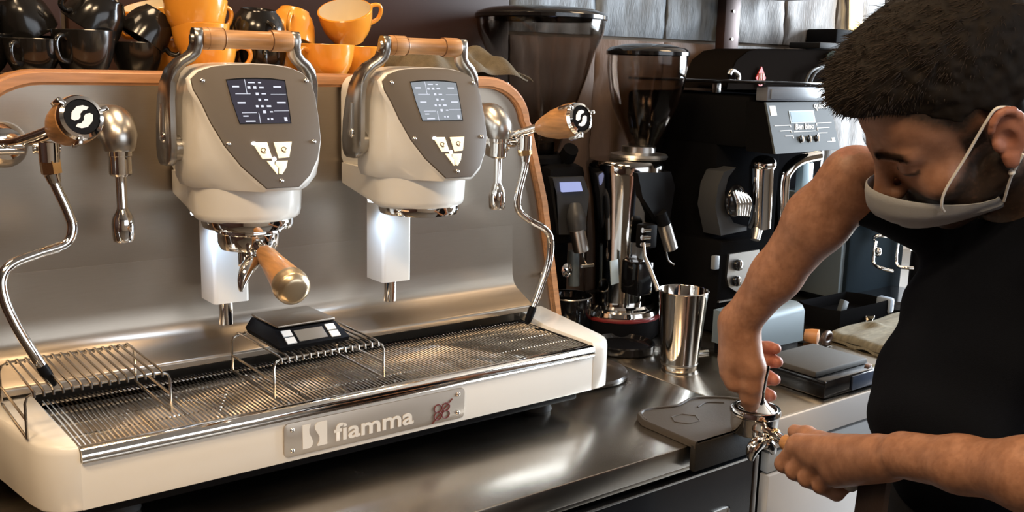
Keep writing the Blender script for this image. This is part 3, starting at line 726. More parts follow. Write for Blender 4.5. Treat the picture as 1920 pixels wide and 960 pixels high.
for xa, xb in ((-0.041, -0.027), (0.027, 0.041)):
    for ta, tb in ((0.12, 0.46), (0.54, 0.88)): fquad('key', xa, xb, ta, tb, PRINTW, 0.0016)

# ================================================================ cups on the machine
DK = 0.4205
def make_cup(kind, r, h):
    b = root('coffee_cup', (0, 0, 0), 'x', 'cup')
    prof = [(0.0, 0.002), (r * 0.50, 0.002), (r * 0.52, 0.0), (r * 0.58, 0.0), (r * 0.60, 0.003), (r * 0.74, h * 0.18), (r * 0.88, h * 0.42), (r * 0.96, h * 0.70), (r, h - 0.001), (r - 0.001, h), (r - 0.003, h)]
    lin = [(r - 0.003, h), (r * 0.96 - 0.0035, h * 0.70), (r * 0.88 - 0.0035, h * 0.42), (r * 0.72, h * 0.19), (r * 0.5, 0.008), (0.0, 0.006)]
    MB().lathe(prof, seg=36).obj('body', CERYEL if kind == 'y' else CERBLACK, b)
    MB().lathe(lin, seg=36).obj('lining', CERIN if kind == 'y' else CERBLACK, b, recalc=True)
    MB().tube([(r * 0.94, 0, h * 0.80), (r * 1.16, 0, h * 0.86), (r * 1.42, 0, h * 0.78), (r * 1.46, 0, h * 0.58), (r * 1.28, 0, h * 0.36), (r * 0.84, 0, h * 0.30)], [0.0042, 0.0038, 0.0036, 0.0036, 0.0038, 0.0044], seg=10, smooth=6).obj('handle', CERYEL if kind == 'y' else CERBLACK, b)
    return b
protos = {}
def cup(kind, size, x, y, z, hz, label, tx=0.0, ty=0.0, inv=False):
    r, h = size
    key = (kind, size)
    if key not in protos:
        c = make_cup(kind, r, h); protos[key] = c
    else:
        src = protos[key]; c = src.copy(); COL.objects.link(c)
        for ch in src.children:
            d = ch.copy(); COL.objects.link(d); d.parent = c
    c['label'] = label
    c['group'] = 'yellow cups stacked on the machine' if kind == 'y' else 'black cups stacked on the machine'
    M = Matrix.Translation((x, y, z)) @ Euler((math.radians(tx), math.radians(ty), 0)).to_matrix().to_4x4()
    if inv: M = M @ Matrix.Translation((0, 0, h)) @ Matrix.Rotation(PI, 4, 'X')
    M = M @ Matrix.Rotation(math.radians(hz), 4, 'Z')
    c.matrix_world = M
    return c
TALL = (0.0430, 0.064)
BIG, MID, SML = (0.0475, 0.056), (0.0435, 0.055), (0.038, 0.050)
cup('y', MID, 0.300, 0.352, DK, -12, 'yellow cup at the bottom of the stack behind the left lever, handle to the right')
cup('y', MID, 0.291, 0.357, DK + 0.026, 100, 'yellow cup nested in the middle of the stack behind the left lever')
cup('y', BIG, 0.285, 0.358, DK + 0.060, 20, 'yellow cup topmost of the stack behind the left lever, cream rim showing')
cup('y', MID, 0.276, 0.440, DK, 188, 'yellow cup behind the left stack, handle pointing left')
cup('y', MID, 0.262, 0.470, DK + 0.056, 200, 'yellow cup tilted between the black cups and the yellow stack', ty=-16, tx=8)
cup('y', BIG, 0.497, 0.350, DK, 205, 'large yellow cup standing upright in front between the two levers')
cup('y', MID, 0.590, 0.395, DK, 40, 'yellow cup standing behind the front yellow cup, half hidden')
cup('y', BIG, 0.583, 0.430, DK + 0.067, -4, 'tilted yellow cup with its cream inside showing', tx=20, ty=-20)
cup('y', MID, 0.474, 0.440, DK + 0.059, 120, 'yellow cup lying upside down right of the black cups', tx=-8, ty=16, inv=True)
cup('y', MID, 0.470, 0.442, DK, 150, 'yellow cup standing under the upside down yellow cup')
cup('k', TALL, 0.120, 0.352, DK, 222, 'black cup upright at the front with its handle to the left')
cup('k', SML, 0.206, 0.392, DK, 60, 'black cup upright at the back beside the yellow stack')
cup('k', MID, 0.136, 0.385, DK + 0.068, 150, 'black cup tipped upside down on top of the front black cup', tx=14, ty=30, inv=True)
cup('k', SML, 0.212, 0.392, DK + 0.053, 20, 'black cup tilted on its side beside the yellow stack', tx=4, ty=34, inv=True)
cup('k', MID, 0.058, 0.405, DK + 0.058, 195, 'upside down black cup with its loop handle facing left', tx=10, ty=-22, inv=True)
cup('k', MID, 0.072, 0.440, DK, 160, 'black cup standing behind the front black cup')
cup('k', SML, 0.052, 0.352, DK, 230, 'black cup low at the left, in front of the others')
cup('k', MID, -0.010, 0.385, DK, 170, 'black cup at the far left end of the cup deck')
cup('k', MID, -0.018, 0.392, DK + 0.040, 60, 'black cup nested on the far left black cup')
cup('k', SML, 0.400, 0.378, DK, 250, 'black cup upright behind the left lever grip')
cup('k', BIG, 0.394, 0.386, DK + 0.052, 90, 'black cup upside down on the cup behind the left grip', tx=8, inv=True)
cup('k', SML, 0.350, 0.445, DK, 70, 'black cup at the back behind the left group')

# crumpled towel behind the right group
def blanket(name, fz, u0, u1, v0, v1, nu, nv, th, m, parent=None):
    vs_, fs = [], []
    for t in (0, 1):
        for j in range(nv + 1):
            for i in range(nu + 1):
                x, y, z = fz(i / nu, j / nv)
                vs_.append((x, y, z - th * t))
    n = nu + 1; off = n * (nv + 1)
    for j in range(nv):
        for i in range(nu):
            a = j * n + i; q = (a, a + 1, a + n + 1, a + n)
            fs.append(q); fs.append(tuple(off + k for k in reversed(q)))
    rim = [i for i in range(n)] + [j * n + nu for j in range(1, nv + 1)] + [nv * n + i for i in range(nu - 1, -1, -1)] + [j * n for j in range(nv - 1, 0, -1)]
    for a, b in zip(rim, rim[1:] + rim[:1]): fs.append((b, a, off + a, off + b))
    return MB().mesh(vs_, fs).obj(name, m, parent, angle=80)
def tw(u, v):
    x = 0.634 + 0.271 * u; y = 0.322 + 0.17 * v
    H = np.interp(u, [0, 0.12, 0.25, 0.42, 0.62, 0.82, 0.93, 1.0], [0.004, 0.030, 0.046, 0.050, 0.058, 0.048, 0.028, 0.010])
    a = max(0.0, math.sin(PI * min(1, max(0, 0.02 + 0.96 * v)))) ** 0.5
    f = 0.007 * math.sin(24 * u + 7 * v) + 0.005 * math.sin(11 * u - 19 * v + 1) - 0.018 * math.exp(-((u - 0.66) / 0.07) ** 2 - ((v - 0.15) / 0.2) ** 2)
    return x, y + 0.006 * math.sin(20 * u), DK + 0.003 + max(0.0, (H + f)) * a
tl = root('towel', (0.75, 0.40, DK), 'crumpled olive towel lying behind the right group lever', 'towel')
blanket('cloth', tw, 0, 1, 0, 1, 60, 30, 0.003, TOWEL, tl)
mb = MB(); rng = random.Random(3)
for i in range(26):
    y = 0.33 + 0.15 * i / 25; z = DK + 0.010 + 0.012 * math.sin(PI * i / 25)
    mb.tube([(0.902, y, z), (0.910, y + rng.uniform(-.003, .003), z - 0.003), (0.918 + rng.uniform(-.003, .003), y + rng.uniform(-.005, .005), z - 0.010)], 0.0011, seg=5)
mb.obj('fringe', TOWEL, tl, kind='stuff')

# ================================================================ grinders behind the machine
def hopper(c, prof, th, lid_r, name, parent, m=SMOKE):
    outer = prof; inner = [(max(r - th, 0.001), z) for r, z in reversed(prof)]
    MB().lathe(outer + inner + [outer[0]], (c[0], c[1], 0), seg=48).obj(name, m, parent, angle=60)
gA = root('coffee_grinder', (1.085, 0.46, ZC), 'dark coffee grinder with wide smoked hopper half hidden by the espresso machine', 'grinder')
c1 = (1.056, 0.480)
hopper(c1, [(0.040, 0.262), (0.046, 0.275), (0.060, 0.315), (0.078, 0.365), (0.098, 0.425), (0.114, 0.480), (0.130, 0.515), (0.1345, 0.540), (0.135, 0.552)], 0.003, 0, 'hopper', gA)
MB().lathe([(0.0, 0.572), (0.06, 0.571), (0.11, 0.566), (0.134, 0.558), (0.138, 0.553), (0.138, 0.546), (0.1355, 0.544), (0.1355, 0.551), (0.10, 0.553), (0.0, 0.553)], (*c1, 0), seg=48).obj('hopper_lid', BLACKGLOSS, gA)
MB().lathe([(0.0, 0.265), (0.036, 0.265), (0.036, 0.292), (0.0, 0.292)], (*c1, 0), seg=30).obj('bean_gate', BLACK, gA)
MB().cyl((1.092, 0.425, 0.262), (1.086, 0.405, 0.282), 0.018, 0.016, seg=18).obj('gate_knob', BLACK, gA)
MB().lathe([(0.0, 0.268), (0.055, 0.268), (0.060, 0.262), (0.060, 0.250), (0.0, 0.250)], (*c1, 0), seg=36).obj('hopper_collar', BLACK, gA)
MB().box((1.075, 0.48, 0.165), (0.105, 0.17, 0.17), r=0.02).obj('housing', BLACK, gA)
MB().box((1.080, 0.50, -0.01), (0.090, 0.12, 0.22), r=0.015).obj('column', BLACK, gA)
DGREY = mat('dark_grey_casting', (0.052, 0.056, 0.062), 0.4)
hp = [(1.0216, 0.3850, 0.2272), (1.1056, 0.3850, 0.2254), (1.1151, 0.3750, 0.1890), (1.1146, 0.3800, 0.1420), (1.0986, 0.3850, 0.1027), (1.0441, 0.3850, 0.1073), (1.0261, 0.3750, 0.1931)]
MB().loft([[V(*p) for p in hp], [V(*p) + V(0.012, 0.05, 0) for p in hp]]).obj('head', DGREY, gA, angle=30)
sp = [(1.0409, 0.3820, 0.2167), (1.0947, 0.3820, 0.2151), (1.0989, 0.3790, 0.1962), (1.0435, 0.3790, 0.1971)]
MB().loft([[V(*p) + V(0, 0.004, 0) for p in sp], [V(*p) - V(0.002, 0.0035, 0) for p in sp]]).obj('display', SCREENB, gA)
MB().tube([(1.0732, 0.3700, 0.1709), (1.0689, 0.3620, 0.1478), (1.0745, 0.3600, 0.1175)], [0.012, 0.020, 0.018], seg=20, smooth=3).obj('spout', DGREY, gA)
MB().cyl((1.0697, 0.3580, 0.1204), (1.0821, 0.3560, 0.0747), 0.0165, 0.0165, seg=22).obj('spout_sleeve', SATIN, gA)
MB().tube([(1.0851, 0.3560, 0.0721), (1.0897, 0.3550, 0.0537), (1.0996, 0.3520, 0.0418)], 0.002, seg=8, smooth=3).obj('fork_wire', CHROME, gA)
MB().cyl((1.0802, 0.3520, 0.0427), (1.1131, 0.3520, 0.0416), 0.004, seg=10).obj('fork_foot', SATIN, gA)
MB().lathe([(0.0, 0.0), (0.012, 0.0), (0.015, 0.004), (0.015, 0.009), (0.008, 0.013), (0.0, 0.014)], (1.0535, 0.3750, 0.0334), (0, -1, 0.1), seg=12).obj('adjust_knob', CHROME, gA)
MB().cyl((1.1000, 0.4000, 0.0657), (1.1038, 0.4000, -0.0104), 0.012, seg=16).obj('support_post', BLUEGREY, gA)
tb = (1.0822, 0.3900, -0.0526)
MB().lathe([(0.0, ZC), (0.046, ZC), (0.050, ZC + 0.006), (0.050, -0.028), (0.048, -0.026), (0.045, -0.030), (0.045, -0.06), (0.0, -0.06)], (tb[0], tb[1], 0), seg=36).obj('grounds_cup', BLACKGLOSS, gA)
MB().lathe([(0.049, -0.030), (0.051, -0.028), (0.050, -0.026), (0.048, -0.027), (0.049, -0.030)], (tb[0], tb[1], 0), seg=36).obj('cup_rim', SATIN, gA)
MB().tube([(tb[0] + 0.045, tb[1], -0.028), (1.1715, 0.3850, -0.0273), (1.1656, 0.3700, -0.0284)], 0.005, seg=10).obj('cup_handle', BLACK, gA)

gB = root('coffee_grinder', (1.205, 0.365, ZC), 'chrome bodied coffee grinder with smaller smoked hopper and red ringed base', 'grinder')
c2 = (1.205, 0.365)
hopper((1.236, 0.345), [(0.030, 0.285), (0.034, 0.297), (0.052, 0.330), (0.070, 0.372), (0.078, 0.410), (0.084, 0.450), (0.0835, 0.478), (0.0835, 0.482)], 0.003, 0, 'hopper', gB)
MB().lathe([(0.0, 0.502), (0.045, 0.500), (0.080, 0.492), (0.087, 0.485), (0.087, 0.478), (0.0845, 0.477), (0.0845, 0.483), (0.04, 0.486), (0.0, 0.486)], (1.236, 0.345, 0), seg=44).obj('hopper_lid', BLACKGLOSS, gB)
MB().lathe([(0.0, 0.262), (0.060, 0.262), (0.063, 0.267), (0.060, 0.272), (0.036, 0.276), (0.036, 0.288), (0.028, 0.289), (0.0, 0.289)], (1.228, 0.350, 0), seg=40).obj('collar', SATIN, gB)
MB().lathe([(0.0, -0.05), (0.058, -0.05), (0.060, 0.02), (0.064, 0.10), (0.072, 0.18), (0.082, 0.232), (0.084, 0.250), (0.078, 0.260), (0.0, 0.263)], (*c2, 0), seg=44).obj('body', mat('dark_chrome', (0.42, 0.40, 0.38), 0.09, 1.0), gB)
MB().lathe([(0.0, ZC), (0.086, ZC), (0.090, ZC + 0.006), (0.090, -0.078), (0.0, -0.078)], (*c2, 0), seg=44).obj('base', BLACK, gB)
MB().lathe([(0.088, -0.079), (0.0915, -0.078), (0.0915, -0.0745), (0.088, -0.0735), (0.080, -0.076), (0.088, -0.079)], (*c2, 0), seg=44).obj('red_ring', REDRING, gB)
MB().lathe([(0.0, -0.075), (0.087, -0.074), (0.089, -0.068), (0.086, -0.060), (0.078, -0.058), (0.078, -0.053), (0.074, -0.048), (0.055, -0.046), (0.0, -0.046)], (*c2, 0), seg=44).obj('base_flange', CHROME, gB)
fk = [(1.1548, 0.2750, 0.2411), (1.2669, 0.2900, 0.2378), (1.2825, 0.2900, 0.2053), (1.2667, 0.2850, 0.1360), (1.2296, 0.2800, 0.1327), (1.1690, 0.2720, 0.1915)]
MB().loft([[V(*p) for p in fk], [V(*p) + V(0.02, 0.085, 0) for p in fk]]).obj('dosing_head', BLACK, gB, angle=40)
MB().cyl((1.2290, 0.2780, 0.1556), (1.2436, 0.2760, 0.1253), 0.013, 0.015, seg=20).obj('spout', BLACK, gB)
MB().cyl((1.2400, 0.2760, 0.1302), (1.2632, 0.2740, 0.0758), 0.0150, seg=22).obj('spout_sleeve', SATIN, gB)
MB().tube([(1.2512, 0.2760, 0.0697), (1.2582, 0.2750, 0.0507), (1.2717, 0.2700, 0.0409)], 0.002, seg=8, smooth=3).obj('fork_wire', SATIN, gB)
MB().box((1.1886, 0.2750, 0.1096), (0.034, 0.03, 0.050), r=0.004).obj('fork_block', BLACK, gB)
for dy in (0, 14, 28):
    MB().cyl(V(*(1.1638, 0.2620, 0.1248)) - V(0, 0, dy * 0.0011), V(*(1.1838, 0.2620, 0.1243)) - V(0, 0, dy * 0.0011), 0.0055, seg=12).obj('fork_pin', CHROME, gB)
MB().tube([(1.1647, 0.2580, 0.0998), (1.1616, 0.2500, 0.0736), (1.1658, 0.2420, 0.0546), (1.1696, 0.2150, 0.0068)], [0.003, 0.003, 0.0048, 0.0052], seg=10).obj('dosing_lever', SATIN, gB)
MB().box((1.1260, 0.3000, 0.0348), (0.022, 0.003, 0.052), r=0.001, rot=(0, -0.12, 0)).obj('label_plate', mat('pale_blue_label', (0.55, 0.68, 0.75), 0.4), gB)
MB().box((1.1834, 0.2900, 0.0190), (0.045, 0.05, 0.07), r=0.004).obj('motor_cover', BLACKGLOSS, gB)
mb = MB(); cy_ = V(c2[0], c2[1], 0)
mb.lathe([(0.0, ZC), (0.060, ZC), (0.064, ZC + 0.004), (0.064, ZC + 0.018), (0.060, ZC + 0.020), (0.054, ZC + 0.012), (0.0, ZC + 0.010)], (1.115, 0.252, 0), seg=40)
tag(mb.obj('grounds_tray', BLACKGLOSS), 'low black round grounds tray at the foot of the chrome grinder', 'tray')

dc = MB().lathe([(0.0, ZC), (0.084, ZC), (0.089, ZC + 0.003), (0.090, ZC + 0.008), (0.087, ZC + 0.012), (0.060, ZC + 0.0155), (0.0, ZC + 0.017)], (0.932, 0.176, 0), seg=56).obj('grinder_lid', mat('brown_black_plastic', (0.032, 0.026, 0.020), 0.28, coat=0.2))
tag(dc, 'round dark lid lying on the counter under the right end of the machine', 'lid')

# steel beaker
bk = root('steel_beaker', (1.122, 0.103, ZC), 'tall tapered stainless steel beaker standing on the counter', 'beaker')
MB().lathe([(0.0, ZC), (0.033, ZC), (0.0345, ZC + 0.002), (0.0355, ZC + 0.014), (0.0475, 0.034), (0.0485, 0.0355), (0.0475, 0.0368), (0.0465, 0.0355), (0.0345, ZC + 0.012), (0.0, ZC + 0.004)], (1.122, 0.103, 0), seg=48).obj('body', CHROME, bk)
MB().lathe([(0.0353, ZC + 0.010), (0.0362, ZC + 0.012), (0.0356, ZC + 0.015)], (1.122, 0.103, 0), seg=48).obj('base_ridge', SATIN, bk)
st = MB().cyl((1.205, 0.150, ZC + 0.003), (1.245, 0.140, ZC + 0.003), 0.007, seg=12).obj('machine_foot', CHROME)
tag(st, 'small chrome levelling foot on the counter right of the beaker', 'foot')

# ================================================================ big black grinder with grey control panel
bg_ = root('bulk_grinder', (1.49, 0.35, ZC), 'large black bulk grinder with tilted grey control panel and chrome chute', 'grinder')
MB().box((1.496, 0.375, 0.345), (0.226, 0.37, 0.11), r=0.012).obj('head_housing', BLACKDULL, bg_)
MB().box((1.496, 0.405, 0.10), (0.222, 0.27, 0.40), r=0.01).obj('rear_column', BLACKDULL, bg_)
MB().box((1.490, 0.355, -0.015), (0.240, 0.25, 0.205), r=0.01).obj('base', BLACKDULL, bg_)
MB().box((1.495, 0.31, -0.112), (0.22, 0.14, 0.016), r=0.003).obj('foot_plate', BLACKGLOSS, bg_)
pq = [(1.386, 0.116, 0.286), (1.606, 0.116, 0.289), (1.600, 0.148, 0.390), (1.384, 0.148, 0.389)]
MB().loft([[V(*p) + V(0, 0.075, 0.0) for p in pq], [V(*p) + V(0, 0.005, -0.001) for p in pq]]).obj('panel_housing', BLACKDULL, bg_, angle=30)
MB().loft([[V(*p) + V(0, 0.005, 0.0) for p in pq], [V(*p) for p in pq]]).obj('control_panel', GREYPAN, bg_, angle=30)
def panpt(u, v, off=0.0):
    a = V(*pq[0]).lerp(V(*pq[1]), u); b = V(*pq[3]).lerp(V(*pq[2]), u)
    return a.lerp(b, v) + V(0, -0.953, 0.302) * off
def pquad(name, u0, u1, v0, v1, m, off=0.0012, mbx=None):
    c = [panpt(u0, v0), panpt(u1, v0), panpt(u1, v1), panpt(u0, v1)]
    d = V(0, -0.953, 0.302)
    t = (mbx or MB()).loft([[p - d * 0.0006 for p in c], [p + d * off for p in c]])
    if mbx is None: return t.obj(name, m, bg_)
pquad('display', 0.33, 0.68, 0.60, 0.80, SCREENC)
pquad('display_frame', 0.31, 0.70, 0.575, 0.825, mat('pale_frame', (0.35, 0.42, 0.46), 0.4), 0.0006)
pquad('badge', 0.035, 0.125, 0.74, 0.93, PRINTW, 0.0006)
mb = MB()
for u0, u1, v0, v1 in ((0.06, 0.30, 0.535, 0.55), (0.29, 0.302, 0.50, 0.55), (0.12, 0.30, 0.43, 0.445), (0.29, 0.302, 0.395, 0.445), (0.19, 0.31, 0.325, 0.34), (0.30, 0.312, 0.28, 0.34),
                       (0.70, 0.95, 0.555, 0.57), (0.70, 0.712, 0.51, 0.57), (0.70, 0.90, 0.455, 0.47), (0.70, 0.712, 0.41, 0.47), (0.70, 0.85, 0.35, 0.365), (0.70, 0.712, 0.29, 0.365), (0.33, 0.50, 0.40, 0.412), (0.50, 0.67, 0.40, 0.412), (0.82, 0.90, 0.165, 0.18), (0.90, 0.95, 0.165, 0.25)):
    pquad('', u0, u1, v0, v1, None, 0.0005, mb)
mb.obj('panel_lines', PRINTW, bg_, kind='stuff')
ptx = (V(*pq[1]) - V(*pq[0])).normalized(); pty = (V(*pq[3]) - V(*pq[0])).normalized(); pty = (pty - ptx * pty.dot(ptx)).normalized()
text_mb('quick', 0.021, panpt(0.72, 0.86, 0.0004), ptx, pty, 0.0006, offset=0.0004).obj('panel_lettering', PRINTW, bg_)
text_mb('Ben bino', 0.017, panpt(0.355, 0.45, 0.0004), ptx, pty, 0.0006, xscale=1.05, shear=0.3, offset=0.0004).obj('panel_script', PRINTW, bg_)
for u in (0.41, 0.53, 0.65):
    MB().ell(panpt(u, 0.25, 0.001), (0.006, 0.003, 0.009), seg=14, rings=8).obj('push_button', BLACKGLOSS, bg_)
    MB().ell(panpt(u + 0.022, 0.235, 0.003), (0.0025, 0.002, 0.0065), seg=10, rings=6).obj('button_mark', PRINTW, bg_)
MB().box((1.492, 0.160, 0.406), (0.218, 0.03, 0.030), r=0.003).obj('front_band', mat('slate_blue_plastic', (0.13, 0.14, 0.165), 0.35), bg_)
MB().box((1.492, 0.1435, 0.4055), (0.200, 0.003, 0.020), r=0.001).obj('band_inset', mat('slate_blue_inset', (0.17, 0.19, 0.22), 0.3), bg_)
MB().box((1.490, 0.345, 0.4275), (0.236, 0.40, 0.006), r=0.002).obj('top_lid', BLACKGLOSS, bg_)
MB().box((1.405, 0.300, 0.413), (0.014, 0.014, 0.022), r=0.002).obj('lid_hinge', SATIN, bg_)
# chrome chute group under the panel
MB().cyl((1.4570, 0.2050, 0.2494), (1.4777, 0.2150, 0.1146), 0.0265, 0.0255, seg=28).obj('grind_chamber', CHROME, bg_)
MB().ell((1.4637, 0.2050, 0.2537), (0.0275, 0.028, 0.020), seg=24, rings=12).obj('chamber_cap', CHROME, bg_)
MB().tube([(1.5376, 0.2000, 0.1360), (1.5317, 0.2000, 0.2138), (1.5408, 0.1980, 0.2395), (1.5758, 0.1950, 0.2596), (1.6359, 0.1900, 0.2674)], [0.011, 0.013, 0.014, 0.013, 0.012], seg=16, smooth=5).obj('chute_tube', CHROME, bg_)
MB().box((1.6244, 0.2150, 0.2135), (0.040, 0.02, 0.075), r=0.004).obj('panel_reflection', mat('panel_reflection_blue', (0.30, 0.42, 0.48), 0.35), bg_)  # blue reflection on the black housing, modelled as a coloured box
fa_ = V(*(1.3937, 0.2100, 0.1762))
for k in range(5):
    MB().tube([fa_ + V(-0.016 + k * 0.0085, 0, 0.024 - k * 0.002), fa_ + V(-0.008 + k * 0.0095, -0.006, 0.0), fa_ + V(0.002 + k * 0.008, 0, -0.028 - k * 0.001)], 0.0055, seg=10, smooth=4).obj('knob_rib', CHROME, bg_)
MB().ell(fa_ + V(0.006, 0.012, 0), (0.032, 0.014, 0.036), rot=(0, 0.3, 0), seg=20, rings=12).obj('knob_core', BLACKGLOSS, bg_)
br = [(1348,440), (1395,432), (1398,428), (1372,420), (1358,395), (1355,360), (1362,330), (1378,312), (1356,320), (1345,345), (1340,385)]
brp = [(1.3755, 0.2350, 0.0999), (1.4598, 0.2350, 0.1047), (1.4587, 0.2350, 0.1143), (1.4148, 0.2350, 0.1249), (1.3874, 0.2350, 0.1538), (1.3781, 0.2350, 0.1948), (1.3869, 0.2350, 0.2265), (1.4092, 0.2350, 0.2462), (1.3720, 0.2350, 0.2386), (1.3560, 0.2350, 0.2109), (1.3504, 0.2350, 0.1644)]
MB().loft([[V(*p) for p in brp], [V(*p) + V(0, 0.05, 0) for p in brp]]).obj('side_bracket', mat('mid_grey_plastic', (0.045, 0.047, 0.05), 0.5, spec=0.2), bg_, angle=40)
MB().tube([(1.4644, 0.2100, 0.1128), (1.4538, 0.2050, 0.0884)], [0.013, 0.010], seg=12).obj('outlet', SATIN, bg_)
cp = [(1.3946, 0.2240, 0.0588), (1.4951, 0.2240, 0.0600), (1.5060, 0.2240, -0.0353), (1.4323, 0.2240, -0.0313), (1.4003, 0.2240, -0.0143), (1.3910, 0.2240, 0.0083)]
MB().loft([[V(*p) + V(0, 0.010, 0) for p in cp], [V(*p) for p in cp]]).obj('switch_plate', SATIN, bg_, angle=30)
for px_, r_ in (((1.4214, 0.2220, 0.0328), 0.013), ((1.4198, 0.2220, -0.0030), 0.012)):
    MB().lathe([(0.0, 0.0), (r_, 0.0), (r_ * 0.95, 0.005), (r_ * 0.5, 0.007), (0.0, 0.006)], px_, (0, -1, 0), seg=16).obj('rotary_switch', BLACKGLOSS, bg_)
    MB().box(V(*px_) + V(0, -0.008, 0), (r_ * 0.5, 0.006, r_ * 1.5), r=0.001).obj('switch_grip', CHROME, bg_)
MB().box((1.3540, 0.2280, 0.0445), (0.016, 0.012, 0.030), r=0.002).obj('rocker_switch', mat('grey_switch', (0.20, 0.22, 0.24), 0.35), bg_)
MB().box((1.490, 0.2275, -0.045), (0.236, 0.005, 0.0035)).obj('base_seam', SATIN, bg_)
dt = MB().loft([[(1.262, 0.052, -0.098), (1.262, 0.145, -0.098), (1.262, 0.145, -0.030), (1.262, 0.075, -0.028), (1.262, 0.060, -0.033), (1.262, 0.053, -0.044)], [(1.440, 0.052, -0.100), (1.440, 0.145, -0.100), (1.440, 0.145, -0.022), (1.440, 0.075, -0.020), (1.440, 0.060, -0.025), (1.440, 0.053, -0.036)]])
kb_ = root('knock_box', (1.36, 0.11, ZC), 'blue grey rounded box on the counter behind the tamping hand', 'box')
dt.obj('cover', BLUEGREY, kb_, angle=50)
MB().box((1.350, 0.10, -0.109), (0.165, 0.085, 0.022), r=0.002).obj('base', BLACK, kb_)

# black appliance behind it with a red diamond
ba = root('black_appliance', (1.90, 0.53, ZC), 'black rounded appliance with a red diamond badge standing against the wall', 'appliance')
prf = [(1.620, 0.405), (1.628, 0.440), (1.650, 0.475), (1.690, 0.498), (1.74, 0.505), (2.05, 0.512), (2.09, 0.50), (2.10, 0.46), (2.10, 0.405)]
MB().loft([[(x, 0.46, z) for x, z in prf], [(x, 0.455, z) for x, z in prf], [(x, 0.60, z) for x, z in prf]]).obj('hood', mat('black_brown_gloss', (0.010, 0.008, 0.007), 0.5, spec=0.0), ba, angle=50)
MB().box((1.90, 0.535, 0.142), (0.30, 0.13, 0.518), r=0.01).obj('cabinet', BLACKDULL, ba)
dm = [V(1.744, 0.4535, 0.462), V(1.763, 0.4535, 0.434), V(1.744, 0.4535, 0.406), V(1.725, 0.4535, 0.434)]
MB().loft([[p + V(0, 0.003, 0) for p in dm], dm]).obj('diamond_badge', RED, ba)
mb = MB()
for k in range(3):
    a = -0.009 + k * 0.009
    mb.tube([(1.744 + a, 0.4525, 0.424), (1.744 + a * 0.7, 0.4525, 0.436), (1.744 + a * 0.9, 0.4525, 0.446)], 0.0014, seg=6)
mb.tube([(1.733, 0.4525, 0.424), (1.744, 0.4525, 0.418), (1.755, 0.4525, 0.424)], 0.0014, seg=6)
mb.obj('badge_mark', PRINTW, ba)
MB().tube([(1.6213, 0.4520, 0.4404), (1.6300, 0.4520, 0.4507), (1.6545, 0.4520, 0.4408), (1.6561, 0.4520, 0.4255)], 0.006, seg=10, smooth=3).obj('side_clip', SATIN, ba)
for dx in (0, 14):
    a, b, c = (1.9090, 0.4450, 0.4174), (1.9244, 0.4400, 0.4517), (1.9854, 0.4450, 0.4731)
    MB().tube([V(*a) + V(dx * 0.0015, 0, 0), V(*b) + V(dx * 0.0015, 0, 0), V(*c) + V(dx * 0.0012, 0, -0.004)], 0.004, seg=8, smooth=4).obj('cable', mat('grey_cable', (0.06, 0.06, 0.06), 0.4), ba)
MB().ell((2.0460, 0.4450, 0.4910), (0.045, 0.02, 0.020), seg=24, rings=12).obj('hood_reflection', mat('hood_reflection_blue', (0.30, 0.50, 0.58), 0.2), ba)  # pale blue reflection on the black hood, modelled as a solid oval
MB().box((2.060, 0.53, 0.522), (0.10, 0.10, 0.016), r=0.003).obj('top_plate', BLACKMATTE, ba)
spk = root('loudspeaker', (2.20, 0.56, 0.53), 'small black box shaped loudspeaker on a bracket against the wall', 'loudspeaker')
MB().box((2.20, 0.565, 0.515), (0.14, 0.10, 0.11), r=0.004).obj('cabinet', BLACK, spk)
MB().box((2.20, 0.625, 0.515), (0.04, 0.03, 0.04)).obj('bracket', POST, spk)
# warm wall lamp above it
wl = root('wall_lamp', (2.31, 0.60, 0.72), 'slim warm wall lamp above the loudspeaker', 'lamp')
MB().box((2.335, 0.600, 0.66), (0.022, 0.03, 0.20), r=0.003, rot=(0, -0.12, 0)).obj('diffuser', mat('warm_lamp', (1, 0.8, 0.5), 0.4, emis=(1.0, 0.72, 0.32), estr=5.0), wl)
MB().box((2.335, 0.617, 0.66), (0.04, 0.012, 0.24), r=0.002, rot=(0, -0.12, 0)).obj('back_plate', SATIN, wl)

# ================================================================ right grinder with fork
gC = root('espresso_grinder', (1.95, 0.33, ZC), 'black on demand grinder with blue display and portafilter fork', 'grinder')
MB().box((2.005, 0.35, 0.02), (0.25, 0.20, 0.26), r=0.008).obj('housing', mat('blue_black_plastic', (0.016, 0.024, 0.031), 0.6, spec=0.01), gC)
MB().box((1.872, 0.36, 0.02), (0.018, 0.20, 0.255), r=0.003).obj('side_reflection', BLUEGREY, gC)  # blue-grey slab stands in for the blue reflection on the black side
hd_ = [(1.8245, 0.2250, 0.1027), (1.8254, 0.2250, 0.1248), (1.8789, 0.2250, 0.1514), (1.9505, 0.2250, 0.1604), (2.0913, 0.2250, 0.1522), (2.1177, 0.2250, 0.1186), (2.1147, 0.2250, 0.0809), (2.0625, 0.2250, 0.0668)]
MB().loft([[V(*p) for p in hd_], [V(*p) + V(0, 0.10, 0) for p in hd_]]).obj('head', BLACK, gC, angle=40)
ds = [(2.0219, 0.2240, 0.1482), (2.0835, 0.2220, 0.1406), (2.0891, 0.2200, 0.1197), (2.0228, 0.2220, 0.1252)]
MB().loft([[V(*p) + V(0, 0.004, 0) for p in ds], [V(*p) - V(0, 0.003, 0) for p in ds]]).obj('display', mat('bright_blue_display', (0.02, 0.05, 0.1), 0.2, emis=(0.08, 0.42, 0.85), estr=0.9), gC)
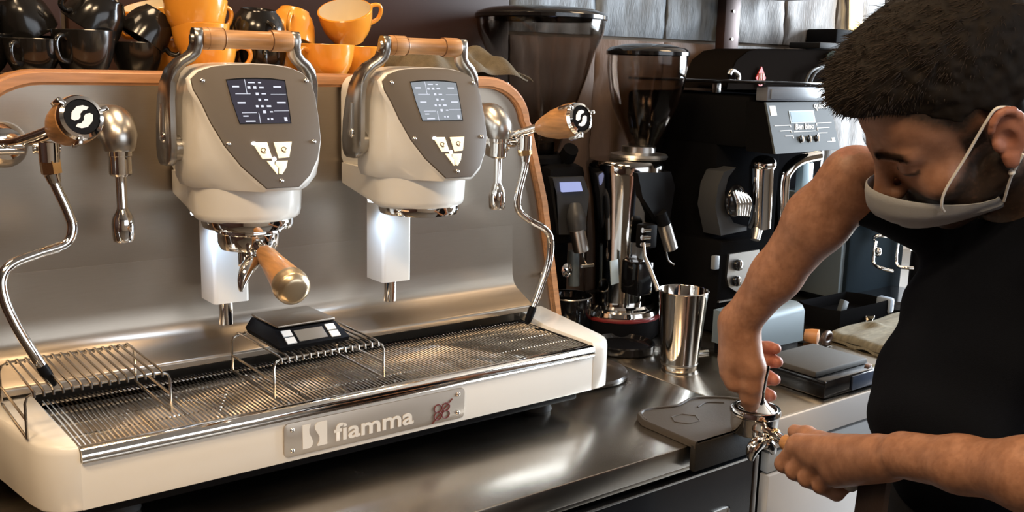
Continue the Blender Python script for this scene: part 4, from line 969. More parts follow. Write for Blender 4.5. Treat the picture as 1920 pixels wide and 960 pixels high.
MB().lathe([(0.0, 0.0), (0.0125, 0.0), (0.0125, 0.0015), (0.0, 0.0018)], (1.9695, 0.2240, 0.1082), (0, -1, 0), seg=24).obj('round_badge', mat('silver_print', (0.5, 0.5, 0.5), 0.4), gC)
MB().lathe([(0.005, 0.0018), (0.0085, 0.0024), (0.006, 0.0026)], (1.9695, 0.2240, 0.1082), (0, -1, 0), seg=20).obj('badge_ring', BLACK, gC)
tr_ = [(1.9556, 0.2240, 0.1347), (1.9985, 0.2240, 0.1320), (1.9741, 0.2240, 0.1497)]
MB().loft([[V(*p) + V(0, 0.002, 0) for p in tr_], [V(*p) - V(0, 0.001, 0) for p in tr_]]).obj('warning_mark', PRINTW, gC)
for p in ((2.0311, 0.2220, 0.1055), (2.0757, 0.2220, 0.1023)):
    MB().lathe([(0.0, 0.0), (0.011, 0.0), (0.010, 0.012), (0.0, 0.013)], p, (0.2, -1, 0), seg=16).obj('control_knob', SATIN, gC)
MB().cyl((1.9998, 0.2150, 0.0827), (2.0154, 0.2150, 0.0486), 0.016, 0.012, seg=18).obj('spout', BLUEGREY, gC)
MB().tube([(1.9184, 0.2100, 0.0469), (1.9057, 0.2000, 0.0576), (1.9240, 0.1900, 0.0602), (2.0093, 0.1900, 0.0448)], 0.0045, seg=10, smooth=3).obj('fork_bridge', CHROME, gC)
MB().tube([(1.9121, 0.2000, 0.0463), (1.9007, 0.1950, 0.0134), (1.8965, 0.1900, -0.0081), (1.8937, 0.1700, -0.0136), (1.9185, 0.1500, -0.0219)], 0.0045, seg=10, smooth=3).obj('fork_arm', CHROME, gC)
MB().tube([(2.0119, 0.2000, 0.0402), (1.9966, 0.1900, -0.0184), (2.0049, 0.1650, -0.0244), (2.0175, 0.1550, -0.0253)], 0.0045, seg=10, smooth=3).obj('fork_arm', CHROME, gC)
MB().ell((1.9099, 0.1900, 0.0214), (0.009, 0.009, 0.012), seg=14, rings=10).obj('fork_clamp', CHROME, gC)
MB().lathe([(0.0, ZC), (0.10, ZC), (0.108, ZC + 0.004), (0.11, ZC + 0.018), (0.104, ZC + 0.024), (0.0, ZC + 0.022)], (1.99, 0.215, 0), seg=48).obj('base_tray', BLACKGLOSS, gC)
jr = root('glass_jar', (2.125, 0.22, ZC), 'clear glass jar on a dark holder beside the fork of the black grinder', 'jar')
jc = (2.1555, 0.2200, -0.0041)
MB().lathe([(0.0, jc[2]), (0.024, jc[2]), (0.025, jc[2] + 0.004), (0.026, jc[2] + 0.10), (0.028, jc[2] + 0.104), (0.0265, jc[2] + 0.106), (0.0235, jc[2] + 0.10), (0.0225, jc[2] + 0.006), (0.0, jc[2] + 0.005)], (jc[0], jc[1], 0), seg=32).obj('glass', mat('warm_glass', (0.95, 0.85, 0.65), 0.05, trans=0.85, ior=1.3), jr)
MB().cyl((jc[0], jc[1], ZC), (jc[0], jc[1], jc[2] - 0.001), 0.022, seg=24).obj('holder', BLACK, jr)

# black tray with a paddle coloured as its grey reflection, small steel foot, portafilter handle, folded towel, scale
kt = root('drip_tray', (1.735, 0.16, ZC), 'low black tray with raised rim right of the blue grey box', 'tray')
ktp = [(1.625, 0.125), (1.64, 0.100), (1.78, 0.100), (1.845, 0.105), (1.85, 0.17), (1.83, 0.215), (1.64, 0.215), (1.625, 0.19)]
def kring(z, s_): return [(1.735 + (x - 1.735) * s_, 0.16 + (y - 0.16) * s_, z) for x, y in ktp]
MB().loft([kring(ZC, 0.95), kring(ZC + 0.02, 1.0), kring(ZC + 0.042, 1.0), kring(ZC + 0.046, 0.97), kring(ZC + 0.042, 0.93), kring(ZC + 0.02, 0.9)]).obj('tray', BLACKDULL, kt, angle=50)
MB().box((1.846, 0.118, ZC + 0.032), (0.02, 0.04, 0.036), r=0.006).obj('blue_tip', mat('pale_blue_plastic', (0.35, 0.42, 0.52), 0.35), kt)
MB().box((1.665, 0.115, ZC + 0.040), (0.022, 0.012, 0.050), r=0.002, rot=(0, 0.35, 0)).obj('paddle_reflection', GREYPAN, kt)  # black paddle, its grey reflection put into the colour
ft = MB().lathe([(0.0, 0.0), (0.013, 0.0), (0.015, 0.004), (0.012, 0.008), (0.012, 0.012), (0.015, 0.016), (0.015, 0.022), (0.0, 0.023)], (1.7543, 0.1029, -0.1200), seg=24).obj('sealing_weight', CHROME)
tag(ft, 'small round steel cap beside the folded khaki towel', 'cap')
ph = root('portafilter', (1.46, 0.09, ZC), 'spare portafilter lying on the counter, orange wooden handle with dark hanging eye', 'portafilter')
a_ = V(*(1.4370, 0.1256, -0.0980)); b_ = V(*(1.4922, 0.0862, -0.1040)); c_ = V(*(1.5036, 0.0592, -0.1040))
MB().lathe([(0.0, 0.0), (0.034, 0.0), (0.036, 0.004), (0.036, 0.030), (0.033, 0.033), (0.032, 0.012), (0.0, 0.010)], (1.408, 0.192, ZC), seg=32).obj('bowl', CHROME, ph)
MB().tube([V(1.432, 0.168, ZC + 0.022), b_], [0.009, 0.013], seg=16).obj('handle_shaft', BLACK, ph)
MB().tube([b_, b_.lerp(c_, 0.5), c_], [0.0125, 0.0155, 0.0165], seg=22).obj('handle_wood', mat('orange_wood', (0.62, 0.25, 0.08), 0.4), ph)
e_ = V(*(1.5154, 0.0461, -0.1050))
MB().tube([e_ + V(0.018 * math.cos(t) - 0.0, 0.004 * math.cos(t), 0.011 * math.sin(t)) for t in np.linspace(0, 2 * PI, 25)], 0.006, seg=10, cap=False).obj('hanging_eye', mat('dark_brown_horn', (0.06, 0.035, 0.025), 0.35), ph)
# folded khaki towel
def slab_fold(z0, z1, grow, seed):
    C4 = [V(1.548, 0.062, 0), V(1.527, -0.128, 0), V(1.86, -0.05, 0), V(1.85, 0.085, 0)]
    def f(u, v):
        p = C4[0].lerp(C4[3], u).lerp(C4[1].lerp(C4[2], u), v)
        e = min(u, 1 - u, v, 1 - v); r = 1 - max(0, 1 - e / 0.06) ** 2
        z = z0 + (z1 - z0) * (0.25 + 0.75 * math.sqrt(max(0, r))) + 0.0022 * math.sin(17 * v + 3 * u + seed) + 0.0018 * math.sin(9 * u - 21 * v) + 0.010 * math.exp(-((u - 0.42) / 0.05) ** 2 - ((v - 0.22) / 0.12) ** 2) * (seed > 0)
        return p.x, p.y, z
    return f
t2 = root('folded_towel', (1.68, 0.0, ZC), 'folded khaki towel on the counter behind the scale', 'towel')
blanket('lower_fold', slab_fold(ZC + 0.006, ZC + 0.012, 0, 0), 0, 1, 0, 1, 24, 24, 0.006, TOWEL2, t2)
blanket('upper_fold', slab_fold(ZC + 0.014, ZC + 0.023, 0, 1.3), 0, 1, 0, 1, 40, 40, 0.007, TOWEL2, t2)
# coffee scale on the counter
s2 = root('digital_scale', (1.29, -0.10, ZC), 'black bench scale with grey rubber pad and glossy front on the counter', 'scale')
MB().box((1.288, -0.096, ZC + 0.018), (0.172, 0.152, 0.034), r=0.004).obj('body', BLACKGLOSS, s2)
MB().box((1.283, -0.088, ZC + 0.0405), (0.160, 0.122, 0.011), r=0.003).obj('rubber_pad', mat('grey_rubber', (0.060, 0.057, 0.052), 0.65, bump=0.1, nscale=300), s2)
MB().box((1.325, -0.1735, ZC + 0.018), (0.090, 0.004, 0.027), r=0.001).obj('display_window', mat('navy_gloss', (0.05, 0.07, 0.11), 0.08, coat=0.5), s2)
MB().box((1.350, -0.160, ZC + 0.0365), (0.010, 0.010, 0.005), r=0.001).obj('touch_key', mat('pink_grey', (0.35, 0.25, 0.22), 0.4), s2)
MB().box((1.373, -0.160, ZC + 0.018), (0.003, 0.024, 0.030), r=0.001).obj('end_window', CLEAR, s2)

# ================================================================ tamping corner
tm = root('tamping_mat', (0.93, -0.12, ZC), 'dark rubber tamping mat hooked over the counter edge', 'mat')
mo = [(0.836, -0.199), (0.990, -0.199), (1.012, -0.180), (1.058, -0.125), (1.060, -0.100), (1.048, -0.080), (1.010, -0.056), (0.985, -0.050), (0.94, -0.062), (0.905, -0.052), (0.872, -0.046), (0.852, -0.056), (0.838, -0.082)]
mx, my = 0.94, -0.125
def mring(z, s_): return [(mx + (x - mx) * s_, my + (y - my) * (s_ if y > -0.19 else 1.0), z) for x, y in mo]
MB().loft([mring(ZC + 0.0005, 1.0), mring(ZC + 0.009, 1.0), mring(ZC + 0.0115, 0.985), mring(ZC + 0.0115, 0.955), mring(ZC + 0.0085, 0.94)]).obj('pad', MATRUBBER, tm, angle=50)
mr_ = [(mx + (x - mx) * 0.93, my + (y - my) * 0.93 + 0.002, ZC + 0.0098) for x, y in mo[2:]] 
MB().tube(mr_, 0.0018, seg=8, smooth=4).obj('raised_rim', MATRUBBER, tm)
MB().tube([(0.965, -0.088, ZC + 0.009), (0.995, -0.080, ZC + 0.009), (1.020, -0.098, ZC + 0.009)], 0.0014, seg=6, smooth=5).obj('embossed_arc', MATRUBBER, tm)
MB().box((0.913, -0.1945, ZC - 0.0155), (0.154, 0.012, 0.045), r=0.003).obj('edge_lip', BLACKMATTE, tm)
MB().tube([(mx + 0.025 * math.cos(t) - 0.035, my + 0.022 * math.sin(t) + 0.01, ZC + 0.0087) for t in np.linspace(0, 2 * PI, 7)], 0.0009, seg=6).obj('embossed_mark', MATRUBBER, tm)
BC = V(0.951, -0.218, -0.1116)
p2 = root('portafilter', BC, 'chrome portafilter with twin spout held against the tamping mat', 'portafilter')
bowl(tuple(BC), 0.0385, p2, h=0.042).obj('bowl', CHROME, p2)
MB().lathe([(0.030, 0.0), (0.0345, 0.002), (0.0352, 0.0405), (0.0335, 0.0415), (0.0325, 0.010), (0.0, 0.008), (0.0, 0.004), (0.030, 0.0)], BC + V(0, 0, 0.0007), seg=36).obj('basket', SATIN, p2)
MB().lathe([(0.0, 0.0), (0.032, 0.0), (0.032, 0.024), (0.0, 0.026)], BC + V(0, 0, 0.009), seg=32).obj('coffee_grounds', mat('ground_coffee', (0.06, 0.03, 0.015), 0.9, bump=0.6, nscale=500), p2)
for a in (75, 15):
    MB().box(BC + V(0.041 * math.cos(math.radians(a)), 0.041 * math.sin(math.radians(a)), 0.036), (0.008, 0.014, 0.006), r=0.001, rot=(0, 0, math.radians(a))).obj('locking_ear', CHROME, p2)
HD0 = V(*(0.9443, -0.2500, -0.0970)); HD1 = V(*(0.9117, -0.3065, -0.0887)); HD2 = V(*(0.8750, -0.4525, -0.0916))
MB().tube([HD0, HD1], [0.0095, 0.0085], seg=16).obj('handle_neck', CHROME, p2)
MB().ell(HD0.lerp(HD1, 0.45) + V(0, 0, 0.004), (0.0075, 0.0075, 0.0075), seg=14, rings=10).obj('neck_ring', BRASS, p2)
MB().tube([HD1.lerp(HD2, t) for t in (0, 0.08, 0.3, 0.6, 0.93)], [0.0115, 0.0135, 0.0135, 0.0145, 0.0150], seg=20, smooth=3).obj('handle', WOODY, p2)
MB().tube([HD1.lerp(HD2, t) for t in (0.92, 0.97, 1.0)], [0.0152, 0.0150, 0.004], seg=20, smooth=3).obj('handle_cap', mat('pale_cap', (0.62, 0.55, 0.46), 0.3, 0.6), p2)
MB().cyl(V(*(0.9221, -0.2524, -0.0976)), V(*(0.9162, -0.2572, -0.1095)), 0.0115, 0.010, seg=16).obj('spout_boss', CHROME, p2)
MB().tube([(0.9205, -0.2596, -0.1061), (0.9059, -0.2611, -0.1058), (0.8953, -0.2612, -0.1129), (0.8924, -0.2615, -0.1233), (0.8930, -0.2635, -0.1296)], [0.010, 0.011, 0.010, 0.007, 0.003], seg=14, smooth=4).obj('spout', CHROME, p2)
MB().tube([(0.9179, -0.2576, -0.1062), (0.9253, -0.2641, -0.1092), (0.9345, -0.2667, -0.1173), (0.9396, -0.2667, -0.1272)], [0.010, 0.010, 0.008, 0.004], seg=14, smooth=4).obj('spout', CHROME, p2)
# tamper
TB = BC + V(0, 0, 0.0355)
TT = V(*(0.9608, -0.2258, 0.0009)); tax = (TT - TB).normalized()
tp_ = root('tamper', TB, 'chrome tamper pressed into the portafilter by the right hand', 'tamper')
MB().lathe([(0.0, 0.0), (0.0305, 0.0), (0.0315, 0.003), (0.031, 0.008), (0.026, 0.011), (0.017, 0.016), (0.010, 0.024), (0.0075, 0.034)], TB, tax, seg=36).obj('base', CHROME, tp_)
L_ = (TT - TB).length
MB().lathe([(0.0075, 0.033), (0.0068, 0.05), (0.0062, L_ * 0.75), (0.0058, L_ * 0.95), (0.0045, L_), (0.0, L_ + 0.001)], TB, tax, seg=24).obj('handle', CHROME, tp_)
# ================================================================ the barista
def seg_d(P, a, b, ra, rb):
    a = np.asarray(a, np.float32); b = np.asarray(b, np.float32); ab = b - a
    t = np.clip(((P - a) @ ab) / max(float(ab @ ab), 1e-9), 0, 1)
    return np.linalg.norm(P - a - t[:, None] * ab, axis=1) - (ra + (rb - ra) * t)
class Prim:
    def __init__(s, f, c, R, k=0.012, sub=False): s.f = f; s.c = np.asarray(c, np.float32); s.R = R; s.k = k; s.sub = sub
def pcap(a, b, ra, rb=None, k=0.012, sub=False):
    rb = ra if rb is None else rb
    a = np.array(a, np.float32); b = np.array(b, np.float32)
    return Prim(lambda P: seg_d(P, a, b, ra, rb), (a + b) / 2, np.linalg.norm(b - a) / 2 + max(ra, rb), k, sub)
def pell(c, r, M=None, k=0.012, sub=False):
    c = np.array(c, np.float32); r = np.array(r, np.float32); M = np.eye(3, dtype=np.float32) if M is None else np.array(M, np.float32)
    def f(P):
        q = (P - c) @ M
        k0 = np.linalg.norm(q / r, axis=1); k1 = np.linalg.norm(q / (r * r), axis=1)
        return np.where(k1 > 1e-6, k0 * (k0 - 1) / np.maximum(k1, 1e-6), -r.min())
    return Prim(f, c, float(r.max()), k, sub)
def pecap(a, b, ra, rb, ax, sc_, k=0.03):
    a = np.array(a, np.float32); b = np.array(b, np.float32); ax = np.array(ax, np.float32)
    def sq(P): return P - ((P @ ax) * (1 - 1 / sc_))[:, None] * ax
    a2, b2 = sq(a[None])[0], sq(b[None])[0]
    return Prim(lambda P: seg_d(sq(P), a2, b2, ra, rb), (a + b) / 2, np.linalg.norm(b - a) / 2 + max(ra, rb) * sc_, k)
def combine(P, prims):
    d = None
    for p in prims:
        e = p.f(P)
        if d is None: d = np.full(len(P), 1e3, np.float32) if p.sub else e; continue
        if p.sub:
            e = -e; h = np.clip(0.5 - 0.5 * (d - e) / p.k, 0, 1); d = d + (e - d) * h + p.k * h * (1 - h)
        else:
            h = np.clip(0.5 + 0.5 * (d - e) / p.k, 0, 1); d = d + (e - d) * h - p.k * h * (1 - h)
    return d
def surface(prims, lo, hi, h, post=None):
    """polygonise the blended shape: surface nets over the blocks that hold it"""
    lo = np.array(lo, np.float32); B = 14
    nb = np.ceil((np.array(hi) - lo) / (h * B)).astype(int); n = nb * B + 1
    D = np.ones(n, np.float32)
    ii = np.stack(np.meshgrid(*[np.arange(k) for k in nb], indexing='ij'), -1).reshape(-1, 3)
    cen = lo + (ii + 0.5) * B * h; hd = B * h * 0.87
    alld = np.stack([p.f(cen) for p in prims])
    add = np.array([not p.sub for p in prims])
    mn = alld[add].min(0)
    ax = [np.arange(B + 1, dtype=np.float32) for _ in range(3)]
    g = np.stack(np.meshgrid(*ax, indexing='ij'), -1).reshape(-1, 3) * h
    for q in range(len(ii)):
        i, j, k = ii[q] * B
        sl = (slice(i, i + B + 1), slice(j, j + B + 1), slice(k, k + B + 1))
        if mn[q] > hd * 1.25 + 0.03: continue
        if mn[q] < -hd * 1.6 - 0.05 and not any((~add) & (alld[:, q] < hd)): D[sl] = -1; continue
        use = [p for t, p in enumerate(prims) if alld[t, q] < mn[q] + 2.4 * hd + 0.06 or (p.sub and alld[t, q] < hd * 1.3)]
        P = lo + ii[q] * B * h + g
        d = combine(P, use)
        if post is not None: d = post(P, d)
        D[sl] = d.reshape(B + 1, B + 1, B + 1)
    S = D < 0
    c = np.zeros(np.array(D.shape) - 1, np.int8)
    for dx in (0, 1):
        for dy in (0, 1):
            for dz in (0, 1): c += S[dx:D.shape[0] - 1 + dx, dy:D.shape[1] - 1 + dy, dz:D.shape[2] - 1 + dz]
    act = np.argwhere((c > 0) & (c < 8)); del c
    idx = -np.ones(np.array(D.shape) - 1, np.int32); idx[tuple(act.T)] = np.arange(len(act))
    acc = np.zeros((len(act), 3)); cnt = np.zeros(len(act))
    cor = [np.array(v) for v in ((0,0,0),(1,0,0),(0,1,0),(1,1,0),(0,0,1),(1,0,1),(0,1,1),(1,1,1))]
    val = [D[tuple((act + v).T)] for v in cor]
    for a, b in ((0,1),(2,3),(4,5),(6,7),(0,2),(1,3),(4,6),(5,7),(0,4),(1,5),(2,6),(3,7)):
        x = (val[a] < 0) != (val[b] < 0)
        t = val[a] / np.where(x, val[a] - val[b], 1)
        acc[x] += (cor[a] + (cor[b] - cor[a]) * t[:, None])[x]; cnt[x] += 1
    verts = lo + (act + acc / cnt[:, None]) * h
    faces = []
    for a in range(3):
        b, cc = (a + 1) % 3, (a + 2) % 3
        s0 = [slice(0, -1)] * 3; s1 = [slice(0, -1)] * 3; s1[a] = slice(1, None)
        A = S[tuple(s0)]; Bv = S[tuple([slice(1, None) if t == a else slice(0, -1) for t in range(3)])]
        e = np.argwhere(A != Bv); e = e[(e[:, b] > 0) & (e[:, cc] > 0)]
        ob = np.zeros(3, int); ob[b] = 1; oc = np.zeros(3, int); oc[cc] = 1
        q = np.stack([idx[tuple((e - o).T)] for o in (0 * ob, ob, ob + oc, oc)], 1)
        flip = ~A[tuple(e.T)]; q[flip] = q[flip][:, ::-1]
        faces.append(q[(q >= 0).all(1)])
    return verts, np.concatenate(faces)
def mesh_obj(name, verts, faces, m, parent, keep=None):
    me = bpy.data.meshes.new(name)
    me.vertices.add(len(verts)); me.vertices.foreach_set('co', np.asarray(verts, np.float32).ravel())
    me.loops.add(faces.size); me.loops.foreach_set('vertex_index', faces.astype(np.int32).ravel())
    me.polygons.add(len(faces)); me.polygons.foreach_set('loop_start', np.arange(0, faces.size, 4, dtype=np.int32))
    me.update(calc_edges=True); me.validate()
    me.shade_smooth()
    o = bpy.data.objects.new(name, me); COL.objects.link(o); me.materials.append(m)
    me.transform(WM[parent.name].inverted()); o.parent = parent; WM[o.name] = WM[parent.name]
    return o

def hash_noise(P, s):
    """smooth value noise on points"""
    q = P * s; i = np.floor(q).astype(np.int64); f = q - i; f = f * f * (3 - 2 * f); out = 0
    for dx in (0, 1):
        for dy in (0, 1):
            for dz in (0, 1):
                n = (i[:, 0] + dx) * 73856093 ^ (i[:, 1] + dy) * 19349663 ^ (i[:, 2] + dz) * 83492791
                v = ((n * 2654435761) & 0xffff) / 65535.0
                w = (f[:, 0] if dx else 1 - f[:, 0]) * (f[:, 1] if dy else 1 - f[:, 1]) * (f[:, 2] if dz else 1 - f[:, 2])
                out = out + v * w
    return out

# head frame
HS = 1.08
HO_ = V(0.9091, -0.5324, 0.4046)
az_, pt_, ro_ = math.radians(-38.3), math.radians(-38.6), math.radians(24.4)
hf_ = V(math.sin(az_) * math.cos(pt_), math.cos(az_) * math.cos(pt_), math.sin(pt_)); hr_ = V(math.cos(az_), -math.sin(az_), 0); hu_ = hr_.cross(hf_)
hx = hr_ * math.cos(ro_) + hu_ * math.sin(ro_); hz = hu_ * math.cos(ro_) - hr_ * math.sin(ro_); hy = hf_
HM = np.array([list(hx), list(hy), list(hz)], np.float32).T          # columns: head axes in the world
def HP(x, y, z): return HO_ + (hx * x + hy * y + hz * z) * HS
def hcap(a, b, ra, rb=None, k=0.012, sub=False): return pcap(HP(*a), HP(*b), ra * HS, None if rb is None else rb * HS, k, sub)
def hell(c, r, k=0.012, sub=False, R=None):
    M = HM if R is None else HM @ np.array(R.to_matrix(), np.float32)
    return pell(HP(*c), [v * HS for v in r], M, k, sub)
# torso frame and joints
TF = V(-0.67, 0.743, 0); TR = V(0.743, 0.67, 0)                      # body front, body right
U_, C_, B_, H_ = V(*(1.0637, -0.5710, 0.2017)), V(*(1.0611, -0.5511, 0.1175)), V(*(1.0225, -0.5483, 0.0073)), V(*(1.0035, -0.5727, -0.1514))
NB = V(*(1.0355, -0.5831, 0.2731))
RS = V(*(1.0903, -0.4651, 0.2446)); LS = V(*(0.9233, -0.7318, 0.2584))
RE = V(*(0.9220, -0.3774, 0.3092)); RW = V(*(0.9054, -0.2105, 0.0725))
LE = V(*(0.7423, -0.7887, 0.0606)); LW = V(*(0.8038, -0.5551, 0.0005))
sk = []
# trunk below the shirt
sk += [pecap(U_, C_, 0.100, 0.118, TR, 1.3), pecap(C_, B_, 0.118, 0.118, TR, 1.2), pecap(B_, H_, 0.118, 0.118, TR, 1.2)]
sk += [pcap(U_ + V(0, 0, 0.03), RS, 0.058, 0.052, 0.03), pcap(U_ + V(0, 0, 0.03), LS, 0.058, 0.052, 0.03)]
hipR, hipL = H_ + TR * 0.09 + V(0, 0, -0.04), H_ - TR * 0.09 + V(0, 0, -0.04)
kneeR, kneeL = hipR + V(0.0, 0.02, -0.40), hipL + V(-0.01, 0.02, -0.40)
sk += [pcap(hipR, hipR.lerp(kneeR, 0.4), 0.085, 0.078, 0.03), pcap(hipL, hipL.lerp(kneeL, 0.4), 0.085, 0.078, 0.03)]
# arms: upper arm, forearm with its belly, wrist
def arm(S, E, W, bulge, g=1.0):
    d = W - E
    return [pcap(S, S.lerp(E, 0.5), 0.056, 0.050, 0.03), pcap(S.lerp(E, 0.5), E, 0.050, 0.043, 0.02),
            pcap(E, E + d * 0.28 + bulge, 0.0430 * g, 0.0435 * g, 0.02), pcap(E + d * 0.28 + bulge, E + d * 0.65 + bulge * 0.4, 0.0435 * g, 0.0345 * g, 0.02),
            pecap(E + d * 0.65 + bulge * 0.4, W, 0.0345 * g, 0.0285, (0, 0, 1), 1.0, 0.02)]
sk += arm(RS, RE, RW, V(-0.006, 0.0, 0.006)) + arm(LS, LE, LW, V(0, 0, 0.002), 0.86)
# right hand: dagger grip on the tamper, thumb pressing its base
def chain(pts, rs, k=0.006):
    return [pcap(pts[i], pts[i + 1], rs[i], rs[i + 1], k) for i in range(len(pts) - 1)]
rMC = [(0.9122, -0.1936, 0.0317), (0.9025, -0.1971, 0.0135), (0.8974, -0.2051, -0.0041), (0.8993, -0.2154, -0.0188)]   # knuckles, little finger on top
for m_ in rMC: sk.append(pcap(RW, m_, 0.0235, 0.0160, 0.010))
sk.append(pcap(RW, (0.9060, -0.2207, 0.0224), 0.027, 0.026, 0.016))
sk.append(pcap((0.9053, -0.2232, 0.0468), (0.9079, -0.2409, 0.0087), 0.0215, 0.0180, 0.014))                     # ball of the thumb
rf = [[(0.9215, -0.1878, 0.0323), (0.9819, -0.1777, 0.0169), (1.0019, -0.1962, 0.0148), (0.9961, -0.2140, 0.0183)],
      [(0.9119, -0.1893, 0.0117), (0.9831, -0.1767, -0.0068), (1.0045, -0.1983, -0.0066), (0.9971, -0.2174, -0.0030)],
      [(0.9082, -0.1961, -0.0067), (0.9808, -0.1808, -0.0305), (0.9959, -0.2032, -0.0325), (0.9910, -0.2195, -0.0307)],
      [(0.9104, -0.2042, -0.0222), (0.9678, -0.1891, -0.0528), (0.9879, -0.2035, -0.0588), (0.9870, -0.2178, -0.0571)]]
for f_, s_ in zip(rf, (0.88, 0.98, 1.0, 0.98)): sk += chain(f_, [0.0135 * s_, 0.0120 * s_, 0.0112 * s_, 0.0098 * s_], 0.005)
sk += chain([(0.9080, -0.2407, 0.0103), (0.9097, -0.2389, -0.0193), (0.9161, -0.2334, -0.0392), (0.9234, -0.2299, -0.0546)], [0.0180, 0.0160, 0.0155, 0.0130], 0.008)
# left hand closed round the portafilter handle
CAMD = V(-0.78, -0.60, 0.19)                                        # from the handle towards the room side
ha = (HD2 - HD1).normalized(); cD = (CAMD - ha * CAMD.dot(ha)).normalized(); uD = ha.cross(cD)
if uD.z < 0: uD = -uD
lk = []
for t, s_ in ((0.29, 1.0), (0.46, 1.04), (0.63, 1.0), (0.79, 0.88)):
    p = HD1.lerp(HD2, t)
    mcp = p + ha * 0.020 + cD * 0.034 + uD * 0.012; pip = p + ha * -0.004 + cD * 0.026 * s_ - uD * 0.0235; dip = p - cD * 0.006 - uD * 0.0285; tip = p - cD * 0.0265 - uD * 0.006
    lk.append(mcp); sk += chain([mcp, pip, dip, tip], [0.0152 * s_, 0.0130 * s_, 0.0118 * s_, 0.0100 * s_], 0.0035)
for m_ in lk: sk.append(pcap(LW, m_, 0.0215, 0.0175, 0.008))
sk.append(pcap(LW.lerp(lk[1], 0.25), lk[1].lerp(lk[2], 0.5), 0.0235, 0.0185, 0.010))
sk.append(pcap(LW.lerp(lk[3], 0.2) - uD * 0.006, lk[3] - uD * 0.006 + ha * 0.008, 0.0230, 0.0180, 0.016))   # heel of the hand
th0 = LW.lerp(lk[0], 0.45) + uD * 0.004 - cD * 0.010
sk += chain([th0, HD1.lerp(HD2, 0.52) + uD * 0.027 + cD * 0.012, HD1.lerp(HD2, 0.30) + uD * 0.0255 + cD * 0.008, HD1.lerp(HD2, 0.12) + uD * 0.0215 + cD * 0.006], [0.0185, 0.0155, 0.0135, 0.0110], 0.008)
# neck and head
sk += [pcap(NB, HP(0, -0.030, -0.020), 0.064, 0.058, 0.03), pcap(NB + V(0, 0, -0.03), U_ + V(0, 0, 0.05), 0.070, 0.085, 0.03)]
sk += [hell((0, -0.006, 0.056), (0.074, 0.096, 0.084), 0.02), hell((0, 0.048, 0.048), (0.061, 0.052, 0.062), 0.02), hell((0, 0.052, -0.022), (0.056, 0.046, 0.070), 0.025),
       hell((0, 0.055, -0.072), (0.042, 0.042, 0.040), 0.02), hell((0, 0.078, -0.086), (0.016, 0.013, 0.012), 0.02)]
for s_ in (-1, 1):
    sk += [hcap((s_ * 0.056, 0.006, -0.046), (s_ * 0.020, 0.074, -0.084), 0.017, 0.015, 0.02), hell((s_ * 0.046, 0.066, -0.022), (0.019, 0.020, 0.018), 0.02),
           hcap((s_ * 0.012, 0.095, 0.030), (s_ * 0.046, 0.078, 0.029), 0.0105, 0.0085, 0.014)]
for s_ in (-1, 1):
    sk += [hell((s_ * 0.032, 0.101, 0.010), (0.017, 0.012, 0.011), 0.012, True), hell((s_ * 0.032, 0.0815, 0.009), (0.0135, 0.0130, 0.0125), 0.004),
           hcap((s_ * 0.019, 0.0925, 0.0045), (s_ * 0.045, 0.0835, 0.0045), 0.0022, 0.0018, 0.004)]
sk += [hcap((0, 0.097, 0.022), (0, 0.117, -0.018), 0.0085, 0.0105, 0.012), hell((0, 0.119, -0.022), (0.0115, 0.010, 0.009), 0.008)]
for s_ in (-1, 1): sk += [hell((s_ * 0.012, 0.108, -0.027), (0.0085, 0.010, 0.0075), 0.006)]
sk += [hcap((-0.018, 0.096, -0.056), (0.018, 0.096, -0.056), 0.006, k=0.008), hcap((-0.015, 0.096, -0.067), (0.015, 0.096, -0.067), 0.007, k=0.008)]
for s_ in (-1, 1):                                                   # ears: plate, rim, hollow, lobe
    R_ = Euler((0.25, 0, s_ * 0.35))
    ear = lambda a: (s_ * (0.0815 + 0.004 * math.sin(a)), -0.012 - 0.0175 * math.cos(a) - 0.004 * math.sin(a), 0.008 + 0.029 * math.sin(a))
    sk += [hell((s_ * 0.0775, -0.010, 0.004), (0.006, 0.017, 0.028), 0.006, R=R_)]
    A_ = [ear(math.radians(a)) for a in range(150, -150, -25)]
    for p_, q_2 in zip(A_, A_[1:]): sk.append(hcap(p_, q_2, 0.0040, k=0.004))
    sk += [hell((s_ * 0.0785, -0.002, -0.026), (0.0055, 0.009, 0.010), 0.006), hell((s_ * 0.0865, -0.008, 0.002), (0.008, 0.0085, 0.013), 0.004, True), hell((s_ * 0.080, 0.003, 0.0), (0.004, 0.005, 0.009), 0.005)]

